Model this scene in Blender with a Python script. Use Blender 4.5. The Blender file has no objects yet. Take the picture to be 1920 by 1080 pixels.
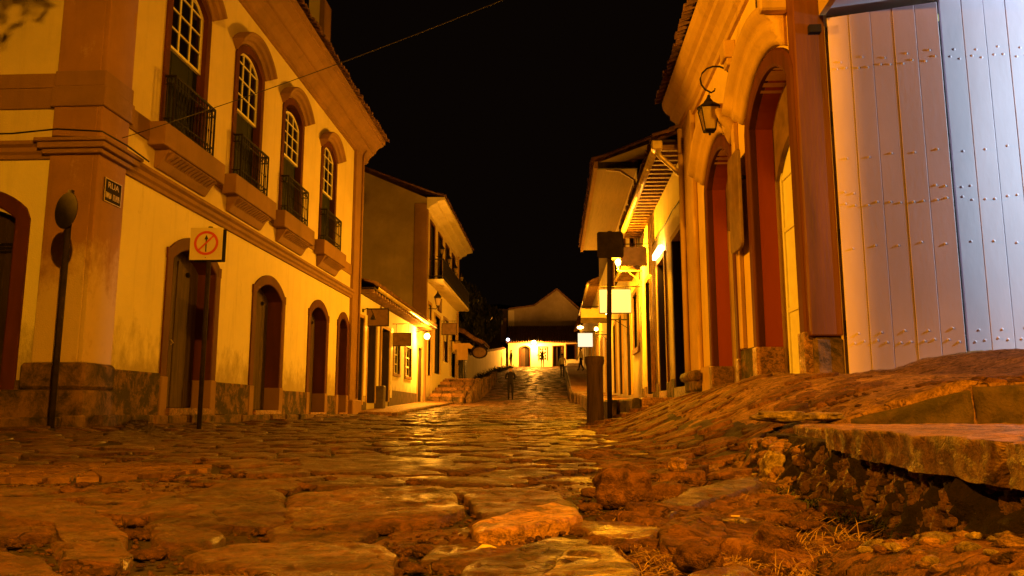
import bpy, bmesh, math, random
from mathutils import Vector, noise, Matrix
random.seed(7)
sc = bpy.context.scene
COL = sc.collection
# ------------------------------------------------------------------ camera, world, exposure
FPX = 1497.0; HZ = 230.0; H = 0.24
TH = math.atan(HZ/FPX); DL = math.atan(80/FPX*math.cos(TH))
FW = Vector((-math.sin(DL)*math.cos(TH), math.cos(DL)*math.cos(TH), math.sin(TH)))
RT = Vector((math.cos(DL), math.sin(DL), 0)); UP = RT.cross(FW)
cam = bpy.data.cameras.new('camera'); co = bpy.data.objects.new('camera', cam); COL.objects.link(co)
cam.sensor_width = 36; cam.lens = 36*FPX/1920; cam.clip_end = 1500; cam.clip_start = 0.02
co.matrix_world = Matrix((( RT.x, UP.x, -FW.x, 0), (RT.y, UP.y, -FW.y, 0), (RT.z, UP.z, -FW.z, H), (0, 0, 0, 1)))
sc.camera = co
w = bpy.data.worlds.new('World'); sc.world = w; w.use_nodes = True
w.node_tree.nodes['Background'].inputs[0].default_value = (1.0, 0.50, 0.30, 1)
w.node_tree.nodes['Background'].inputs[1].default_value = 0.0024
sc.view_settings.view_transform = 'Standard'; sc.view_settings.look = 'None'
sc.view_settings.exposure = 0; sc.view_settings.gamma = 1
sc.cycles.use_denoising = True
sc.cycles.max_bounces = 6; sc.cycles.diffuse_bounces = 4; sc.cycles.glossy_bounces = 3
sc.cycles.sample_clamp_indirect = 4
SOD = (1.0, 0.357, 0.005)
def light(name, loc, power, color=SOD, r=0.12, parent=None):
    l = bpy.data.lights.new(name, 'POINT'); l.energy = power; l.color = color; l.shadow_soft_size = r
    o = bpy.data.objects.new(name, l); COL.objects.link(o); o.location = loc
    if parent: o.parent = parent; o.location = Vector(loc) - parent.location
    return o
# the sodium street lamp behind the camera, on the corner house there, and the cool shop lamp down the side street
light('street_lamp_light', (2.26, -3.2, 5.3), 6300, r=0.07)
sp = bpy.data.lights.new('shop_lamp_light', 'SPOT'); sp.energy = 1400; sp.color = (0.60, 0.90, 1.0)
sp.spot_size = math.radians(96); sp.spot_blend = 0.4; sp.shadow_soft_size = 0.012
so = bpy.data.objects.new('shop_lamp_light', sp); COL.objects.link(so); so.location = (7.0, 6.35, 3.2)
so.rotation_euler = (Vector((4.4, 7.3, 2.9)) - so.location).to_track_quat('-Z', 'Y').to_euler()

fl = bpy.data.lights.new('side_street_light', 'SPOT'); fl.energy = 8000; fl.color = SOD  # added sodium spot without a lamp body, brightens the arched house front
fl.spot_size = math.radians(50); fl.spot_blend = 0.35; fl.shadow_soft_size = 0.12
fo = bpy.data.objects.new('side_street_light', fl); COL.objects.link(fo); fo.location = (-9.2, 7.25, 5.2)
fo.rotation_euler = (Vector((2.8, 9.3, 2.4)) - fo.location).to_track_quat('-Z', 'Y').to_euler()

kl = bpy.data.lights.new('left_fill_light', 'SPOT'); kl.energy = 2500; kl.color = SOD      # added fill spot, left behind the camera, brightens the slab fronts
kl.spot_size = math.radians(50); kl.spot_blend = 0.5; kl.shadow_soft_size = 0.06
ko = bpy.data.objects.new('left_fill_light', kl); COL.objects.link(ko); ko.location = (-5.0, -2.5, 4.3)
ko.rotation_euler = (Vector((0.1, 1.4, 0)) - ko.location).to_track_quat('-Z', 'Y').to_euler()

def ray(px, py):
    return FW + RT*((px-960)/FPX) + UP*((540-py)/FPX)
def onz(px, py, z):                       # the point of the ground at height z seen there
    d = ray(px, py); t = (z-H)/d.z
    return d.x*t, d.y*t
# ------------------------------------------------------------------ materials
def new_mat(name):
    # node material with a Principled shader
    m = bpy.data.materials.new(name); m.use_nodes = True
    nt = m.node_tree; b = nt.nodes['Principled BSDF']
    return m, nt, b
def N(nt, t, **k):
    n = nt.nodes.new(t)
    for a, v in k.items():
        if a in n.inputs: n.inputs[a].default_value = v
        else: setattr(n, a, v)
    return n
def ramp(nt, src, stops):
    r = nt.nodes.new('ShaderNodeValToRGB'); nt.links.new(src, r.inputs[0])
    el = r.color_ramp.elements
    while len(el) < len(stops): el.new(0.5)
    for e, (p, c) in zip(el, stops):
        e.position = p; e.color = (c, c, c, 1) if not hasattr(c, '__len__') else (*c, 1)
    return r.outputs[0]
def mixc(nt, f, a, b):
    m = nt.nodes.new('ShaderNodeMix'); m.data_type = 'RGBA'
    for s, v in ((0, f), (6, a), (7, b)):
        if hasattr(v, 'node'): nt.links.new(v, m.inputs[s])
        elif s == 0: m.inputs[0].default_value = v
        else: m.inputs[s].default_value = (*v, 1)
    return m.outputs[2]
def mul(nt, a, b, op='MULTIPLY'):
    m = nt.nodes.new('ShaderNodeMath'); m.operation = op
    for i, v in enumerate((a, b)):
        if hasattr(v, 'node'): nt.links.new(v, m.inputs[i])
        else: m.inputs[i].default_value = v
    return m.outputs[0]
def pos(nt, scale=(1, 1, 1)):
    g = N(nt, 'ShaderNodeNewGeometry')
    if scale == (1, 1, 1): return g.outputs['Position']
    m = N(nt, 'ShaderNodeMapping'); m.inputs['Scale'].default_value = scale
    nt.links.new(g.outputs['Position'], m.inputs[0]); return m.outputs[0]
def nz(nt, vec, scale, detail=5, rough=0.6, dist=0):
    n = N(nt, 'ShaderNodeTexNoise', Scale=scale, Detail=detail, Roughness=rough, Distortion=dist)
    nt.links.new(vec, n.inputs['Vector']); return n.outputs['Fac']
def bump(nt, b, h, strength, dist=0.01):
    n = N(nt, 'ShaderNodeBump', Strength=strength, Distance=dist)
    nt.links.new(h, n.inputs['Height']); nt.links.new(n.outputs[0], b.inputs['Normal'])
def simple(name, c, rough=0.6, var=0.25, scale=6, bs=0.3, bscale=60, metal=0, stretch=(1, 1, 1), spec=0.2):
    m, nt, b = new_mat(name); v = pos(nt, stretch)
    n = nz(nt, v, scale)
    f = ramp(nt, n, [(0.3, 0), (0.7, 1)])
    lo = tuple(x*(1-var) for x in c); hi = tuple(min(1, x*(1+var)) for x in c)
    nt.links.new(mixc(nt, f, lo, hi), b.inputs['Base Color'])
    b.inputs['Roughness'].default_value = rough; b.inputs['Metallic'].default_value = metal; b.inputs['Specular IOR Level'].default_value = spec
    if bs: bump(nt, b, nz(nt, v, bscale, 4), bs)
    return m
def plaster(name, c, stain_z=None, stain=0.6, grime=(0.17, 0.10, 0.04), patch=0.25, streak=0.25):
    m, nt, b = new_mat(name); v = pos(nt)
    a = ramp(nt, nz(nt, v, 0.9, 6, 0.65), [(0.35, 0), (0.7, 1)])
    col = mixc(nt, a, tuple(x*(1-patch) for x in c), c)
    s = ramp(nt, nz(nt, pos(nt, (2.4, 2.4, 0.22)), 1.6, 6, 0.7), [(0.52, 0), (0.75, 1)])
    col = mixc(nt, mul(nt, s, streak), col, tuple(x*0.45 for x in c))
    s2 = ramp(nt, nz(nt, v, 7, 8, 0.75), [(0.62, 0), (0.70, 1)])
    col = mixc(nt, mul(nt, s2, 0.22), col, tuple(x*0.5 for x in c))
    if stain_z is not None:
        sep = N(nt, 'ShaderNodeSeparateXYZ'); nt.links.new(v, sep.inputs[0])
        hgt = N(nt, 'ShaderNodeMapRange'); nt.links.new(sep.outputs[2], hgt.inputs[0])
        hgt.inputs[1].default_value = stain_z; hgt.inputs[2].default_value = stain_z-0.9
        hgt.inputs[3].default_value = 0; hgt.inputs[4].default_value = 0.42
        t = mul(nt, nz(nt, pos(nt, (1, 1, 0.6)), 3.2, 9, 0.75), hgt.outputs[0], 'ADD')
        st = ramp(nt, t, [(0.60, 0), (0.86, 1)])
        col = mixc(nt, mul(nt, st, stain), col, grime)
    nt.links.new(col, b.inputs['Base Color']); b.inputs['Roughness'].default_value = 0.85
    hh = mul(nt, nz(nt, v, 3, 8, 0.7), nz(nt, v, 60, 3, 0.6), 'ADD')
    bump(nt, b, hh, 0.35, 0.02)
    return m
def mouldy(name, c, dark=(0.03, 0.02, 0.012), amt=(0.45, 0.58), sc_=3.5):
    m, nt, b = new_mat(name); v = pos(nt)
    n1 = nz(nt, v, sc_, 9, 0.78, 0.4)
    f = ramp(nt, n1, [(amt[0], 1), (amt[1], 0)])
    f2 = ramp(nt, nz(nt, pos(nt, (7, 7, 1.2)), 3, 6, 0.7), [(0.5, 0), (0.7, 1)])
    col = mixc(nt, f, c, dark); col = mixc(nt, mul(nt, f2, 0.5), col, dark)
    nt.links.new(col, b.inputs['Base Color']); b.inputs['Roughness'].default_value = 0.9
    bump(nt, b, mul(nt, n1, nz(nt, v, 40, 4, 0.7), 'ADD'), 0.6, 0.03)
    return m
def stone(name, c, gloss=(0.32, 0.7), var=0.5, patch=None, bs=0.55, strat=True, spec=0.4):
    m, nt, b = new_mat(name)
    tc = N(nt, 'ShaderNodeNewGeometry').outputs['Position']
    oi = N(nt, 'ShaderNodeObjectInfo')
    vm = N(nt, 'ShaderNodeVectorMath', operation='ADD'); nt.links.new(tc, vm.inputs[0])
    cr = N(nt, 'ShaderNodeCombineXYZ')
    for i in range(3): nt.links.new(mul(nt, oi.outputs['Random'], 13.0+i*7), cr.inputs[i])
    nt.links.new(cr.outputs[0], vm.inputs[1]); v = vm.outputs[0]
    big = nz(nt, v, 5, 6, 0.7, 0.5)
    col = mixc(nt, ramp(nt, big, [(0.3, 0), (0.72, 1)]), tuple(x*(1-var) for x in c), tuple(x*(1+var*0.8) for x in c))
    tone = N(nt, 'ShaderNodeMapRange'); nt.links.new(oi.outputs['Random'], tone.inputs[0])
    tone.inputs[3].default_value = 0.6; tone.inputs[4].default_value = 1.25
    hs = N(nt, 'ShaderNodeHueSaturation'); nt.links.new(col, hs.inputs['Color']); nt.links.new(tone.outputs[0], hs.inputs['Value'])
    col = hs.outputs[0]
    mid = ramp(nt, nz(nt, v, 17, 9, 0.8, 0.8), [(0.40, 0), (0.56, 1)])
    col = mixc(nt, mul(nt, mid, 0.75, 'MAXIMUM') if False else ramp(nt, mid, [(0, 0.22), (1, 1)]), (0.018, 0.010, 0.005), col)
    dv = N(nt, 'ShaderNodeVectorMath', operation='ADD'); nt.links.new(v, dv.inputs[0])
    nn = N(nt, 'ShaderNodeTexNoise', Scale=6.0, Detail=6.0); nt.links.new(v, nn.inputs['Vector'])
    sc_v = N(nt, 'ShaderNodeVectorMath', operation='SCALE'); nt.links.new(nn.outputs['Color'], sc_v.inputs[0]); sc_v.inputs['Scale'].default_value = 0.35
    nt.links.new(sc_v.outputs[0], dv.inputs[1])
    vo = N(nt, 'ShaderNodeTexVoronoi', feature='DISTANCE_TO_EDGE'); vo.inputs['Scale'].default_value = 7.0; nt.links.new(dv.outputs[0], vo.inputs['Vector'])
    gate = ramp(nt, nz(nt, v, 4, 3, 0.5), [(0.48, 0), (0.58, 1)])
    crack = mul(nt, ramp(nt, vo.outputs['Distance'], [(0.0, 1), (0.035, 0)]), gate)
    col = mixc(nt, mul(nt, crack, 0.8), col, (0.012, 0.007, 0.004))
    speck = ramp(nt, nz(nt, v, 70, 4, 0.7), [(0.35, 0), (0.5, 1)])
    col = mixc(nt, mul(nt, speck, 1.0), mixc(nt, 0.45, col, (0.02, 0.013, 0.008)), col)
    if patch:
        mp = N(nt, 'ShaderNodeMapping'); mp.inputs['Scale'].default_value = (1, 2.2, 1); nt.links.new(v, mp.inputs[0])
        pf = ramp(nt, nz(nt, mp.outputs[0], 11, 8, 0.8, 0.6), [(0.50, 0), (0.62, 1)])
        col = mixc(nt, pf, col, patch)
    nt.links.new(col, b.inputs['Base Color'])
    rr = N(nt, 'ShaderNodeMapRange'); nt.links.new(nz(nt, v, 9, 5, 0.6), rr.inputs[0])
    rr.inputs[1].default_value = 0.35; rr.inputs[2].default_value = 0.65
    rr.inputs[3].default_value = gloss[0]; rr.inputs[4].default_value = gloss[1]
    nt.links.new(rr.outputs[0], b.inputs['Roughness'])
    h = mul(nt, nz(nt, v, 22, 8, 0.72, 0.3), mul(nt, nz(nt, v, 110, 3, 0.6), 0.35), 'ADD')
    if strat:
        mp2 = N(nt, 'ShaderNodeMapping'); mp2.inputs['Scale'].default_value = (1, 5, 9); nt.links.new(v, mp2.inputs[0])
        h = mul(nt, h, mul(nt, nz(nt, mp2.outputs[0], 5, 6, 0.7, 1.2), 1.1), 'ADD')
    h = mul(nt, h, mul(nt, crack, -0.5), 'ADD')
    b.inputs['Specular IOR Level'].default_value = spec
    bump(nt, b, h, min(1, bs*1.7), 0.035)
    return m
def emis(name, c, s):
    m, nt, b = new_mat(name); b.inputs['Base Color'].default_value = (.12, .1, .07, 1)
    b.inputs['Emission Color'].default_value = (*c, 1); b.inputs['Emission Strength'].default_value = s
    return m
M = dict(
 cream=plaster('cream_plaster', (0.84, 0.75, 0.50), 1.6, 0.6, patch=0.10, streak=0.35),
 cream2=plaster('cream_plaster_clean', (0.78, 0.68, 0.45), patch=0.15),
 upper=plaster('upper_cream_plaster', (0.74, 0.62, 0.40), patch=0.16, streak=0.3),
 white=plaster('white_plaster', (0.78, 0.72, 0.55), 1.5, 0.5, patch=0.15),
 grey=plaster('grey_gable_plaster', (0.46, 0.36, 0.24), patch=0.3),
 ochre=plaster('ochre_plaster', (0.80, 0.56, 0.20), 1.2, 0.5, patch=0.2, streak=0.3),
 trim=plaster('stone_trim', (0.30, 0.165, 0.070), None, patch=0.3, streak=0.5),
 trimworn=plaster('worn_pilaster', (0.38, 0.195, 0.075), 2.6, 0.6, grime=(0.75, 0.6, 0.38), patch=0.3, streak=0.4),
 otrim=plaster('ochre_trim', (0.60, 0.38, 0.14), None, patch=0.3, streak=0.5),
 mould=mouldy('mouldy_plinth', (0.26, 0.14, 0.06), amt=(0.47, 0.62)),
 base=mouldy('weathered_base_stone', (0.23, 0.125, 0.052), amt=(0.42, 0.60), sc_=2.4),
 dado=simple('dark_dado_paint', (0.10, 0.075, 0.06), 0.7, 0.4, 4),
 brown=simple('red_brown_paint', (0.085, 0.022, 0.008), 0.7, 0.3, 5, 0.25, 40, stretch=(1, 1, 0.15)),
 red=simple('lit_reveal_paint', (0.30, 0.058, 0.018), 0.45, 0.12, 3, 0.15, 40, stretch=(1, 1, 0.15)),  # frame paint made lighter, puts the light on the reveals into the colour
 postp=simple('old_post_paint', (0.125, 0.040, 0.022), 0.5, 0.35, 3.5, 0.5, 26, stretch=(1.4, 1.4, 0.18)),
 wood=simple('weathered_green_wood', (0.075, 0.050, 0.022), 0.8, 0.5, 4, 0.6, 30, stretch=(4, 4, 0.25)),
 dwood=simple('dark_wood', (0.035, 0.022, 0.016), 0.6, 0.4, 4, 0.5, 30, stretch=(4, 4, 0.25)),
 green=simple('dark_green_paint', (0.008, 0.012, 0.008), 0.7, 0.4, 4, 0.3, 30, stretch=(4, 4, 0.2)),
 whitep=simple('white_paint', (0.82, 0.78, 0.68), 0.4, 0.08, 6, 0.1, 40),
 leafp=simple('pale_grey_door_paint', (0.62, 0.485, 0.58), 0.75, 0.10, 2.2, 0.12, 26, stretch=(1, 1, 0.3), spec=0.3),
 rafter=simple('rafter_wood', (0.24, 0.14, 0.07), 0.6, 0.4, 8, 0.5, 40),
 iron=simple('black_iron', (0.010, 0.007, 0.005), 0.7, 0.3, 20, 0.4, 80, 0),
 stained_shaded=mouldy('stained_shaded_step_stone', (0.085, 0.05, 0.025), amt=(0.42, 0.60), sc_=5),  # stained stone, darkened further to stand for the shadow on its face
 pole=simple('dark_painted_pole', (0.028, 0.018, 0.012), 0.8, 0.4, 10, 0.4, 60, 0.3),
 gutter=simple('painted_metal_gutter', (0.62, 0.50, 0.33), 0.35, 0.3, 5, 0.15, 30, 0.25),
 tile=simple('clay_roof_tile', (0.16, 0.085, 0.05), 0.8, 0.6, 5, 0.8, 40),
 black=simple('unlit_interior', (0.006, 0.004, 0.003), 0.9, 0.2, 3, 0),
 soffit=simple('painted_soffit_boards', (0.27, 0.19, 0.11), 0.6, 0.12, 4, 0.3, 20, stretch=(6, 0.4, 1)),
 sigw=simple('faded_white_sign', (0.72, 0.60, 0.40), 0.5, 0.05, 6, 0),
 sigb=simple('brown_sign_board', (0.17, 0.10, 0.05), 0.55, 0.3, 6, 0.3, 30),
 sigd=simple('dark_sign_back', (0.018, 0.012, 0.008), 0.95, 0.4, 9, 0.3, 30),
 sigred=simple('sign_red', (0.62, 0.07, 0.015), 0.5, 0.05, 6, 0),
 sigblk=simple('sign_black', (0.01, 0.008, 0.006), 0.5, 0.05, 6, 0),
 enam=simple('enamel_letters', (0.50, 0.40, 0.30), 0.5, 0.2, 30, 0),
 paving=stone('paving_stone', (0.150, 0.062, 0.022), (0.30, 0.72)),
 rubble=stone('rubble_stone', (0.20, 0.088, 0.032), (0.65, 0.9), strat=False, spec=0.12),
 pale=stone('pale_quartzite', (0.14, 0.075, 0.035), (0.35, 0.6), patch=(0.46, 0.30, 0.12)),
 slab=stone('step_slab_stone', (0.52, 0.26, 0.10), (0.4, 0.75), var=0.35),
 quart=stone('quartz_lump', (0.40, 0.27, 0.13), (0.4, 0.7), var=0.4, strat=False),
 dirt=stone('joint_dirt', (0.042, 0.020, 0.009), (0.8, 0.95), strat=False, bs=1.0),
 earth=stone('packed_earth', (0.38, 0.20, 0.08), (0.8, 0.95), strat=False, bs=1.0, spec=0.1),
 bank=stone('bank_earth', (0.055, 0.028, 0.012), (0.8, 0.95), strat=False, bs=1.0),
 castiron=simple('cast_iron', (0.13, 0.065, 0.028), 0.5, 0.4, 12, 0.5, 60, 0.4),
 grass=simple('dry_straw', (0.22, 0.13, 0.05), 0.7, 0.5, 40, 0),
 moss=simple('low_weeds', (0.035, 0.038, 0.012), 0.8, 0.5, 40, 0),
 leaf=simple('tree_leaf', (0.045, 0.05, 0.018), 0.6, 0.5, 3, 0),
 dryleaf=simple('dry_leaf', (0.55, 0.40, 0.18), 0.6, 0.2, 30, 0),
 bark=simple('bark', (0.08, 0.055, 0.035), 0.9, 0.5, 10, 1, 30),
 bollard=simple('old_bollard_wood', (0.10, 0.06, 0.035), 0.75, 0.5, 6, 1.0, 20, stretch=(4, 4, 0.3)),
 hill=simple('night_hillside', (0.02, 0.022, 0.01), 0.9, 0.4, 0.1, 0),
 glow=emis('lamp_glow', (1.0, 0.62, 0.18), 26), litsign=emis('lit_sign', (1.0, 0.72, 0.24), 0.9),
 litsign2=emis('bright_lit_sign', (1.0, 0.90, 0.60), 1.1), coolglow=emis('cool_lamp_glow', (0.75, 0.8, 1.0), 5),
 skin=simple('skin', (0.35, 0.20, 0.13), 0.6, 0.1, 5, 0), hair=simple('hair', (0.015, 0.01, 0.008), 0.6, 0.1, 5, 0),
 cdark=simple('dark_cloth', (0.015, 0.012, 0.012), 0.9, 0.3, 8, 0), cwhite=simple('white_cloth', (0.75, 0.66, 0.52), 0.9, 0.1, 8, 0),
 cjean=simple('jeans_cloth', (0.03, 0.03, 0.04), 0.9, 0.2, 8, 0), cgreen=simple('green_cloth', (0.22, 0.30, 0.10), 0.9, 0.2, 8, 0),
 cyell=simple('yellow_cloth', (0.7, 0.5, 0.08), 0.9, 0.2, 8, 0),
)
_m, _nt, _b = new_mat('window_glass'); _b.inputs['Base Color'].default_value = (0.006, 0.005, 0.004, 1)
_b.inputs['Roughness'].default_value = 0.12; M['glass'] = _m
_m, _nt, _b = new_mat('lantern_glass'); _b.inputs['Base Color'].default_value = (0.55, 0.40, 0.2, 1)
_b.inputs['Roughness'].default_value = 0.25; _b.inputs['Transmission Weight'].default_value = 0.5; M['lglass'] = _m
# ------------------------------------------------------------------ object helpers
def tag(o, label=None, cat=None, group=None, kind=None):
    if label: o['label'] = label
    if cat: o['category'] = cat
    if group: o['group'] = group
    if kind: o['kind'] = kind
    return o
def thing(name, label, cat, loc=(0, 0, 0), group=None):
    o = bpy.data.objects.new(name, None); COL.objects.link(o); o.location = loc
    o.empty_display_size = 0.2
    return tag(o, label, cat, group)
def put(name, bm, m, parent=None, smooth=False, label=None, bev=0):
    bmesh.ops.recalc_face_normals(bm, faces=bm.faces)
    if bev:
        es = [e for e in bm.edges if len(e.link_faces) == 2 and e.calc_face_angle(0) > 0.6]
        bmesh.ops.bevel(bm, geom=es, offset=bev, segments=1, affect='EDGES', clamp_overlap=True)
    me = bpy.data.meshes.new(name); 
    if parent is not None:
        off = WL(parent)
        bmesh.ops.translate(bm, vec=-off, verts=bm.verts)
    bm.to_mesh(me); bm.free()
    for x in (m if isinstance(m, (list, tuple)) else [m]): me.materials.append(M[x])
    if smooth:
        for p in me.polygons: p.use_smooth = True
    o = bpy.data.objects.new(name, me); COL.objects.link(o)
    if parent is not None: o.parent = parent
    if label: o['label'] = label
    return o
def WL(o):
    v = Vector((0, 0, 0))
    while o is not None: v += o.location; o = o.parent
    return v
B = bmesh.new
class Face:                                # wall coordinates: s along, o outward, z up
    def __init__(s, org, ds, do): s.g = Vector(org); s.ds = Vector(ds); s.do = Vector(do)
    def __call__(s, a, o, z): return s.g + s.ds*a + s.do*o + Vector((0, 0, z))
WORLD = Face((0, 0, 0), (1, 0, 0), (0, 1, 0))      # s = x, o = y
def hexa(bm, P):
    v = [bm.verts.new(p) for p in P]
    for f in ((0, 1, 2, 3), (7, 6, 5, 4), (0, 4, 5, 1), (1, 5, 6, 2), (2, 6, 7, 3), (3, 7, 4, 0)):
        bm.faces.new([v[i] for i in f])
def box(bm, F, s0, s1, o0, o1, z0, z1):
    hexa(bm, [F(s0, o0, z0), F(s1, o0, z0), F(s1, o1, z0), F(s0, o1, z0), F(s0, o0, z1), F(s1, o0, z1), F(s1, o1, z1), F(s0, o1, z1)])
    return bm
def prism(bm, F, pts, o0, o1):             # pts (s, z) extruded in o
    a = [bm.verts.new(F(s, o0, z)) for s, z in pts]; b = [bm.verts.new(F(s, o1, z)) for s, z in pts]
    bm.faces.new(a); bm.faces.new(b[::-1])
    for i in range(len(pts)):
        j = (i+1) % len(pts); bm.faces.new((a[i], a[j], b[j], b[i]))
    return bm
def extr(bm, F, prof, s0, s1):             # prof (o, z) extruded along s
    a = [bm.verts.new(F(s0, o, z)) for o, z in prof]; b = [bm.verts.new(F(s1, o, z)) for o, z in prof]
    bm.faces.new(a); bm.faces.new(b[::-1])
    for i in range(len(prof)):
        j = (i+1) % len(prof); bm.faces.new((a[i], a[j], b[j], b[i]))
    return bm
def tube(bm, pts, r, n=8, r2=None, cap=True):
    pts = [Vector(p) for p in pts]; rings = []
    for i, p in enumerate(pts):
        d = (pts[min(i+1, len(pts)-1)] - pts[max(i-1, 0)]).normalized()
        u = d.cross(Vector((0, 0, 1)) if abs(d.z) < 0.9 else Vector((1, 0, 0))).normalized(); v = d.cross(u)
        rr = r if r2 is None else r + (r2-r)*i/(len(pts)-1)
        rings.append([bm.verts.new(p + (u*math.cos(k*2*math.pi/n) + v*math.sin(k*2*math.pi/n))*rr) for k in range(n)])
    for a, b in zip(rings, rings[1:]):
        for k in range(n): bm.faces.new((a[k], a[(k+1) % n], b[(k+1) % n], b[k]))
    if cap: bm.faces.new(rings[0][::-1]); bm.faces.new(rings[-1])
    return bm
def lathe(bm, c, prof, n=12):
    c = Vector(c); rings = []
    for r, z in prof: rings.append([bm.verts.new(c + Vector((math.cos(k*2*math.pi/n)*r, math.sin(k*2*math.pi/n)*r, z))) for k in range(n)])
    for a, b in zip(rings, rings[1:]):
        for k in range(n): bm.faces.new((a[k], a[(k+1) % n], b[(k+1) % n], b[k]))
    bm.faces.new(rings[0][::-1]); bm.faces.new(rings[-1])
    return bm
def arc(a, b, zs, rise, n=12):
    if rise <= 0: return [(a, zs), (b, zs)], [(-1, 0), (1, 0)]
    h = (b-a)/2; R = (h*h+rise*rise)/(2*rise); cz = zs+rise-R; c = (a+b)/2; t0 = math.asin(min(1, h/R))
    if rise > h: t0 = math.pi - t0
    P, Q = [], []
    for i in range(n+1):
        t = -t0 + 2*t0*i/n; P.append((c+R*math.sin(t), cz+R*math.cos(t))); Q.append((math.sin(t), math.cos(t)))
    return P, Q
def wall(bm, F, s0, s1, z0, z1, t, ops=()):
    x = s0
    for (a, b, zb, zs, rise) in sorted(ops):
        if a > x: box(bm, F, x, a, -t, 0, z0, z1)
        if zb > z0: box(bm, F, a, b, -t, 0, z0, zb)
        P, _ = arc(a, b, zs, rise)
        prism(bm, F, [(b, z1), (a, z1)] + P, -t, 0)
        x = b
    if s1 > x: box(bm, F, x, s1, -t, 0, z0, z1)
    return bm
def sweep(bm, F, a, b, zb, zs, rise, prof, jambs=True, n=12):   # profile (r offset, o) swept round an opening
    P, Q = arc(a, b, zs, rise, n)
    if jambs: P = [(a, zb), (a, zs)] + P + [(b, zs), (b, zb)]; Q = [(-1, 0), (-1, 0)] + Q + [(1, 0), (1, 0)]
    if rise <= 0: P = [(a, zb), (a, zs), (b, zs), (b, zb)]; Q = [(-1, 0), (-1, 1), (1, 1), (1, 0)]
    rings = [[bm.verts.new(F(p[0]+q[0]*r, o, p[1]+q[1]*r)) for r, o in prof] for p, q in zip(P, Q)]
    m = len(prof)
    for A, C in zip(rings, rings[1:]):
        for k in range(m-1): bm.faces.new((A[k], A[k+1], C[k+1], C[k]))
        bm.faces.new((A[m-1], A[0], C[0], C[m-1]))
    bm.faces.new(rings[0]); bm.faces.new(rings[-1][::-1])
    return bm
def copy_part(o, loc, parent):
    c = o.copy(); COL.objects.link(c); c.parent = parent; c.location = loc; return c
LF = Face((-6, 0, 0), (0, 1, 0), (1, 0, 0))         # left facades
RF = Face((2.5, 0, 0), (0, 1, 0), (-1, 0, 0))       # right facades
Y0 = 9.84
LC = Face((0, Y0, 0), (1, 0, 0), (0, -1, 0))        # left house, face to the cross street
RC = Face((0, 7.8, 0), (1, 0, 0), (0, -1, 0))
def tiles_row(name_parent, F, s0, s1, o, z, up, step=0.21, r=0.085, ln=0.42, mat='tile', n=5):
    bm = B()
    for k in range(n+1):
        pass
    A = []
    for e in (0, 1):
        for rr in (r, r-0.018):
            A.append([bm.verts.new(F(math.cos(math.pi*k/n)*rr*(1-0.15*e), -ln*e, math.sin(math.pi*k/n)*rr + up*e) - F(0, 0, 0)) for k in range(n+1)])
    o0, i0, o1, i1 = A
    for k in range(n):
        bm.faces.new((o0[k], o0[k+1], o1[k+1], o1[k])); bm.faces.new((i0[k+1], i0[k], i1[k], i1[k+1])); bm.faces.new((o0[k+1], o0[k], i0[k], i0[k+1]))
    first = put('roof_tile', bm, mat, None, True)
    first.parent = name_parent; s = s0; first.location = F(s, o, z) - WL(name_parent)
    while s + step < s1:
        s += step*random.uniform(0.94, 1.06)
        c = copy_part(first, F(s, o+random.uniform(-0.03, 0.025), z+random.uniform(-0.012, 0.012)) - WL(name_parent), name_parent)
        c.rotation_euler = (0, 0, random.uniform(-0.06, 0.06))
def roof_sheet(F, s0, s1, o, z, depth, rise, parent, mat='tile', step=0.22):
    bm = B(); n = int((s1-s0)/step*4); R0, R1 = [], []
    for i in range(n+1):
        s = s0+(s1-s0)*i/n; dz = 0.05*math.sin(i*math.pi/2)
        R0.append(bm.verts.new(F(s, o, z+dz))); R1.append(bm.verts.new(F(s, o-depth, z+rise+dz)))
    for i in range(n): bm.faces.new((R0[i], R0[i+1], R1[i+1], R1[i]))
    return tag(put('roof', bm, mat, parent, True), kind=None)
# ------------------------------------------------------------------ terrain
def lerp(tab, x):
    if x <= tab[0][0]: return tab[0][1]
    for (a, va), (b, vb) in zip(tab, tab[1:]):
        if x <= b: return va+(vb-va)*(x-a)/(b-a)
    return tab[-1][1]
def ss(a, b, x):
    t = max(0, min(1, (x-a)/(b-a))); return t*t*(3-2*t)
ST = [(-60, 0), (14, 0), (20, 0.04), (24, 0.1), (30, 0.32), (37, 0.55), (43, 0.8), (50, 1.5), (60, 2.7), (80, 4.6), (95, 5.4), (300, 12)]
AT = [(-5, 0.2), (3.4, 0.35), (5, 0.45), (7.8, 0.60), (11, 0.52), (14, 0.46), (15.5, 0.4)]
def G(x, y):
    z = lerp(ST, y)
    if x > 0.2:
        if y < 15.5:
            r = ss(0.45, 2.2, x)*lerp(AT, y)
            if y < 3.4: r = (0.12*ss(0.70, 0.82, x))
            elif y < 4.4: r = max(r, ss(0.5, 1.7, x)*0.34)
            r *= 1 if y < 14 else (1 - ss(14, 15.5, y)*(1-ss(1.2, 1.35, x)))
            z += r
            if y > 3.4: z += 0.20*ss(2.7, 3.8, x)*ss(3.6, 5.5, y)
        else: z += 0.42*ss(1.2, 1.3, x)
    if x < -5.0 and y < 24: z += 0.05*ss(-5.0, -5.6, x)
    d = math.hypot(x, y)
    if d < 25:
        z += ss(.55, 1.2, math.hypot(x+1.91, y-3.28))*0.035*(noise.noise(Vector((x*0.8, y*0.8, 3)))) + 0.012*noise.noise(Vector((x*2.7, y*2.7, 9)))
    return z
def grid_axis(parts):
    out = []
    for a, b, st in parts:
        n = max(1, round((b-a)/st)); out += [a+(b-a)*i/n for i in range(n)]
    return out + [parts[-1][1]]
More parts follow.
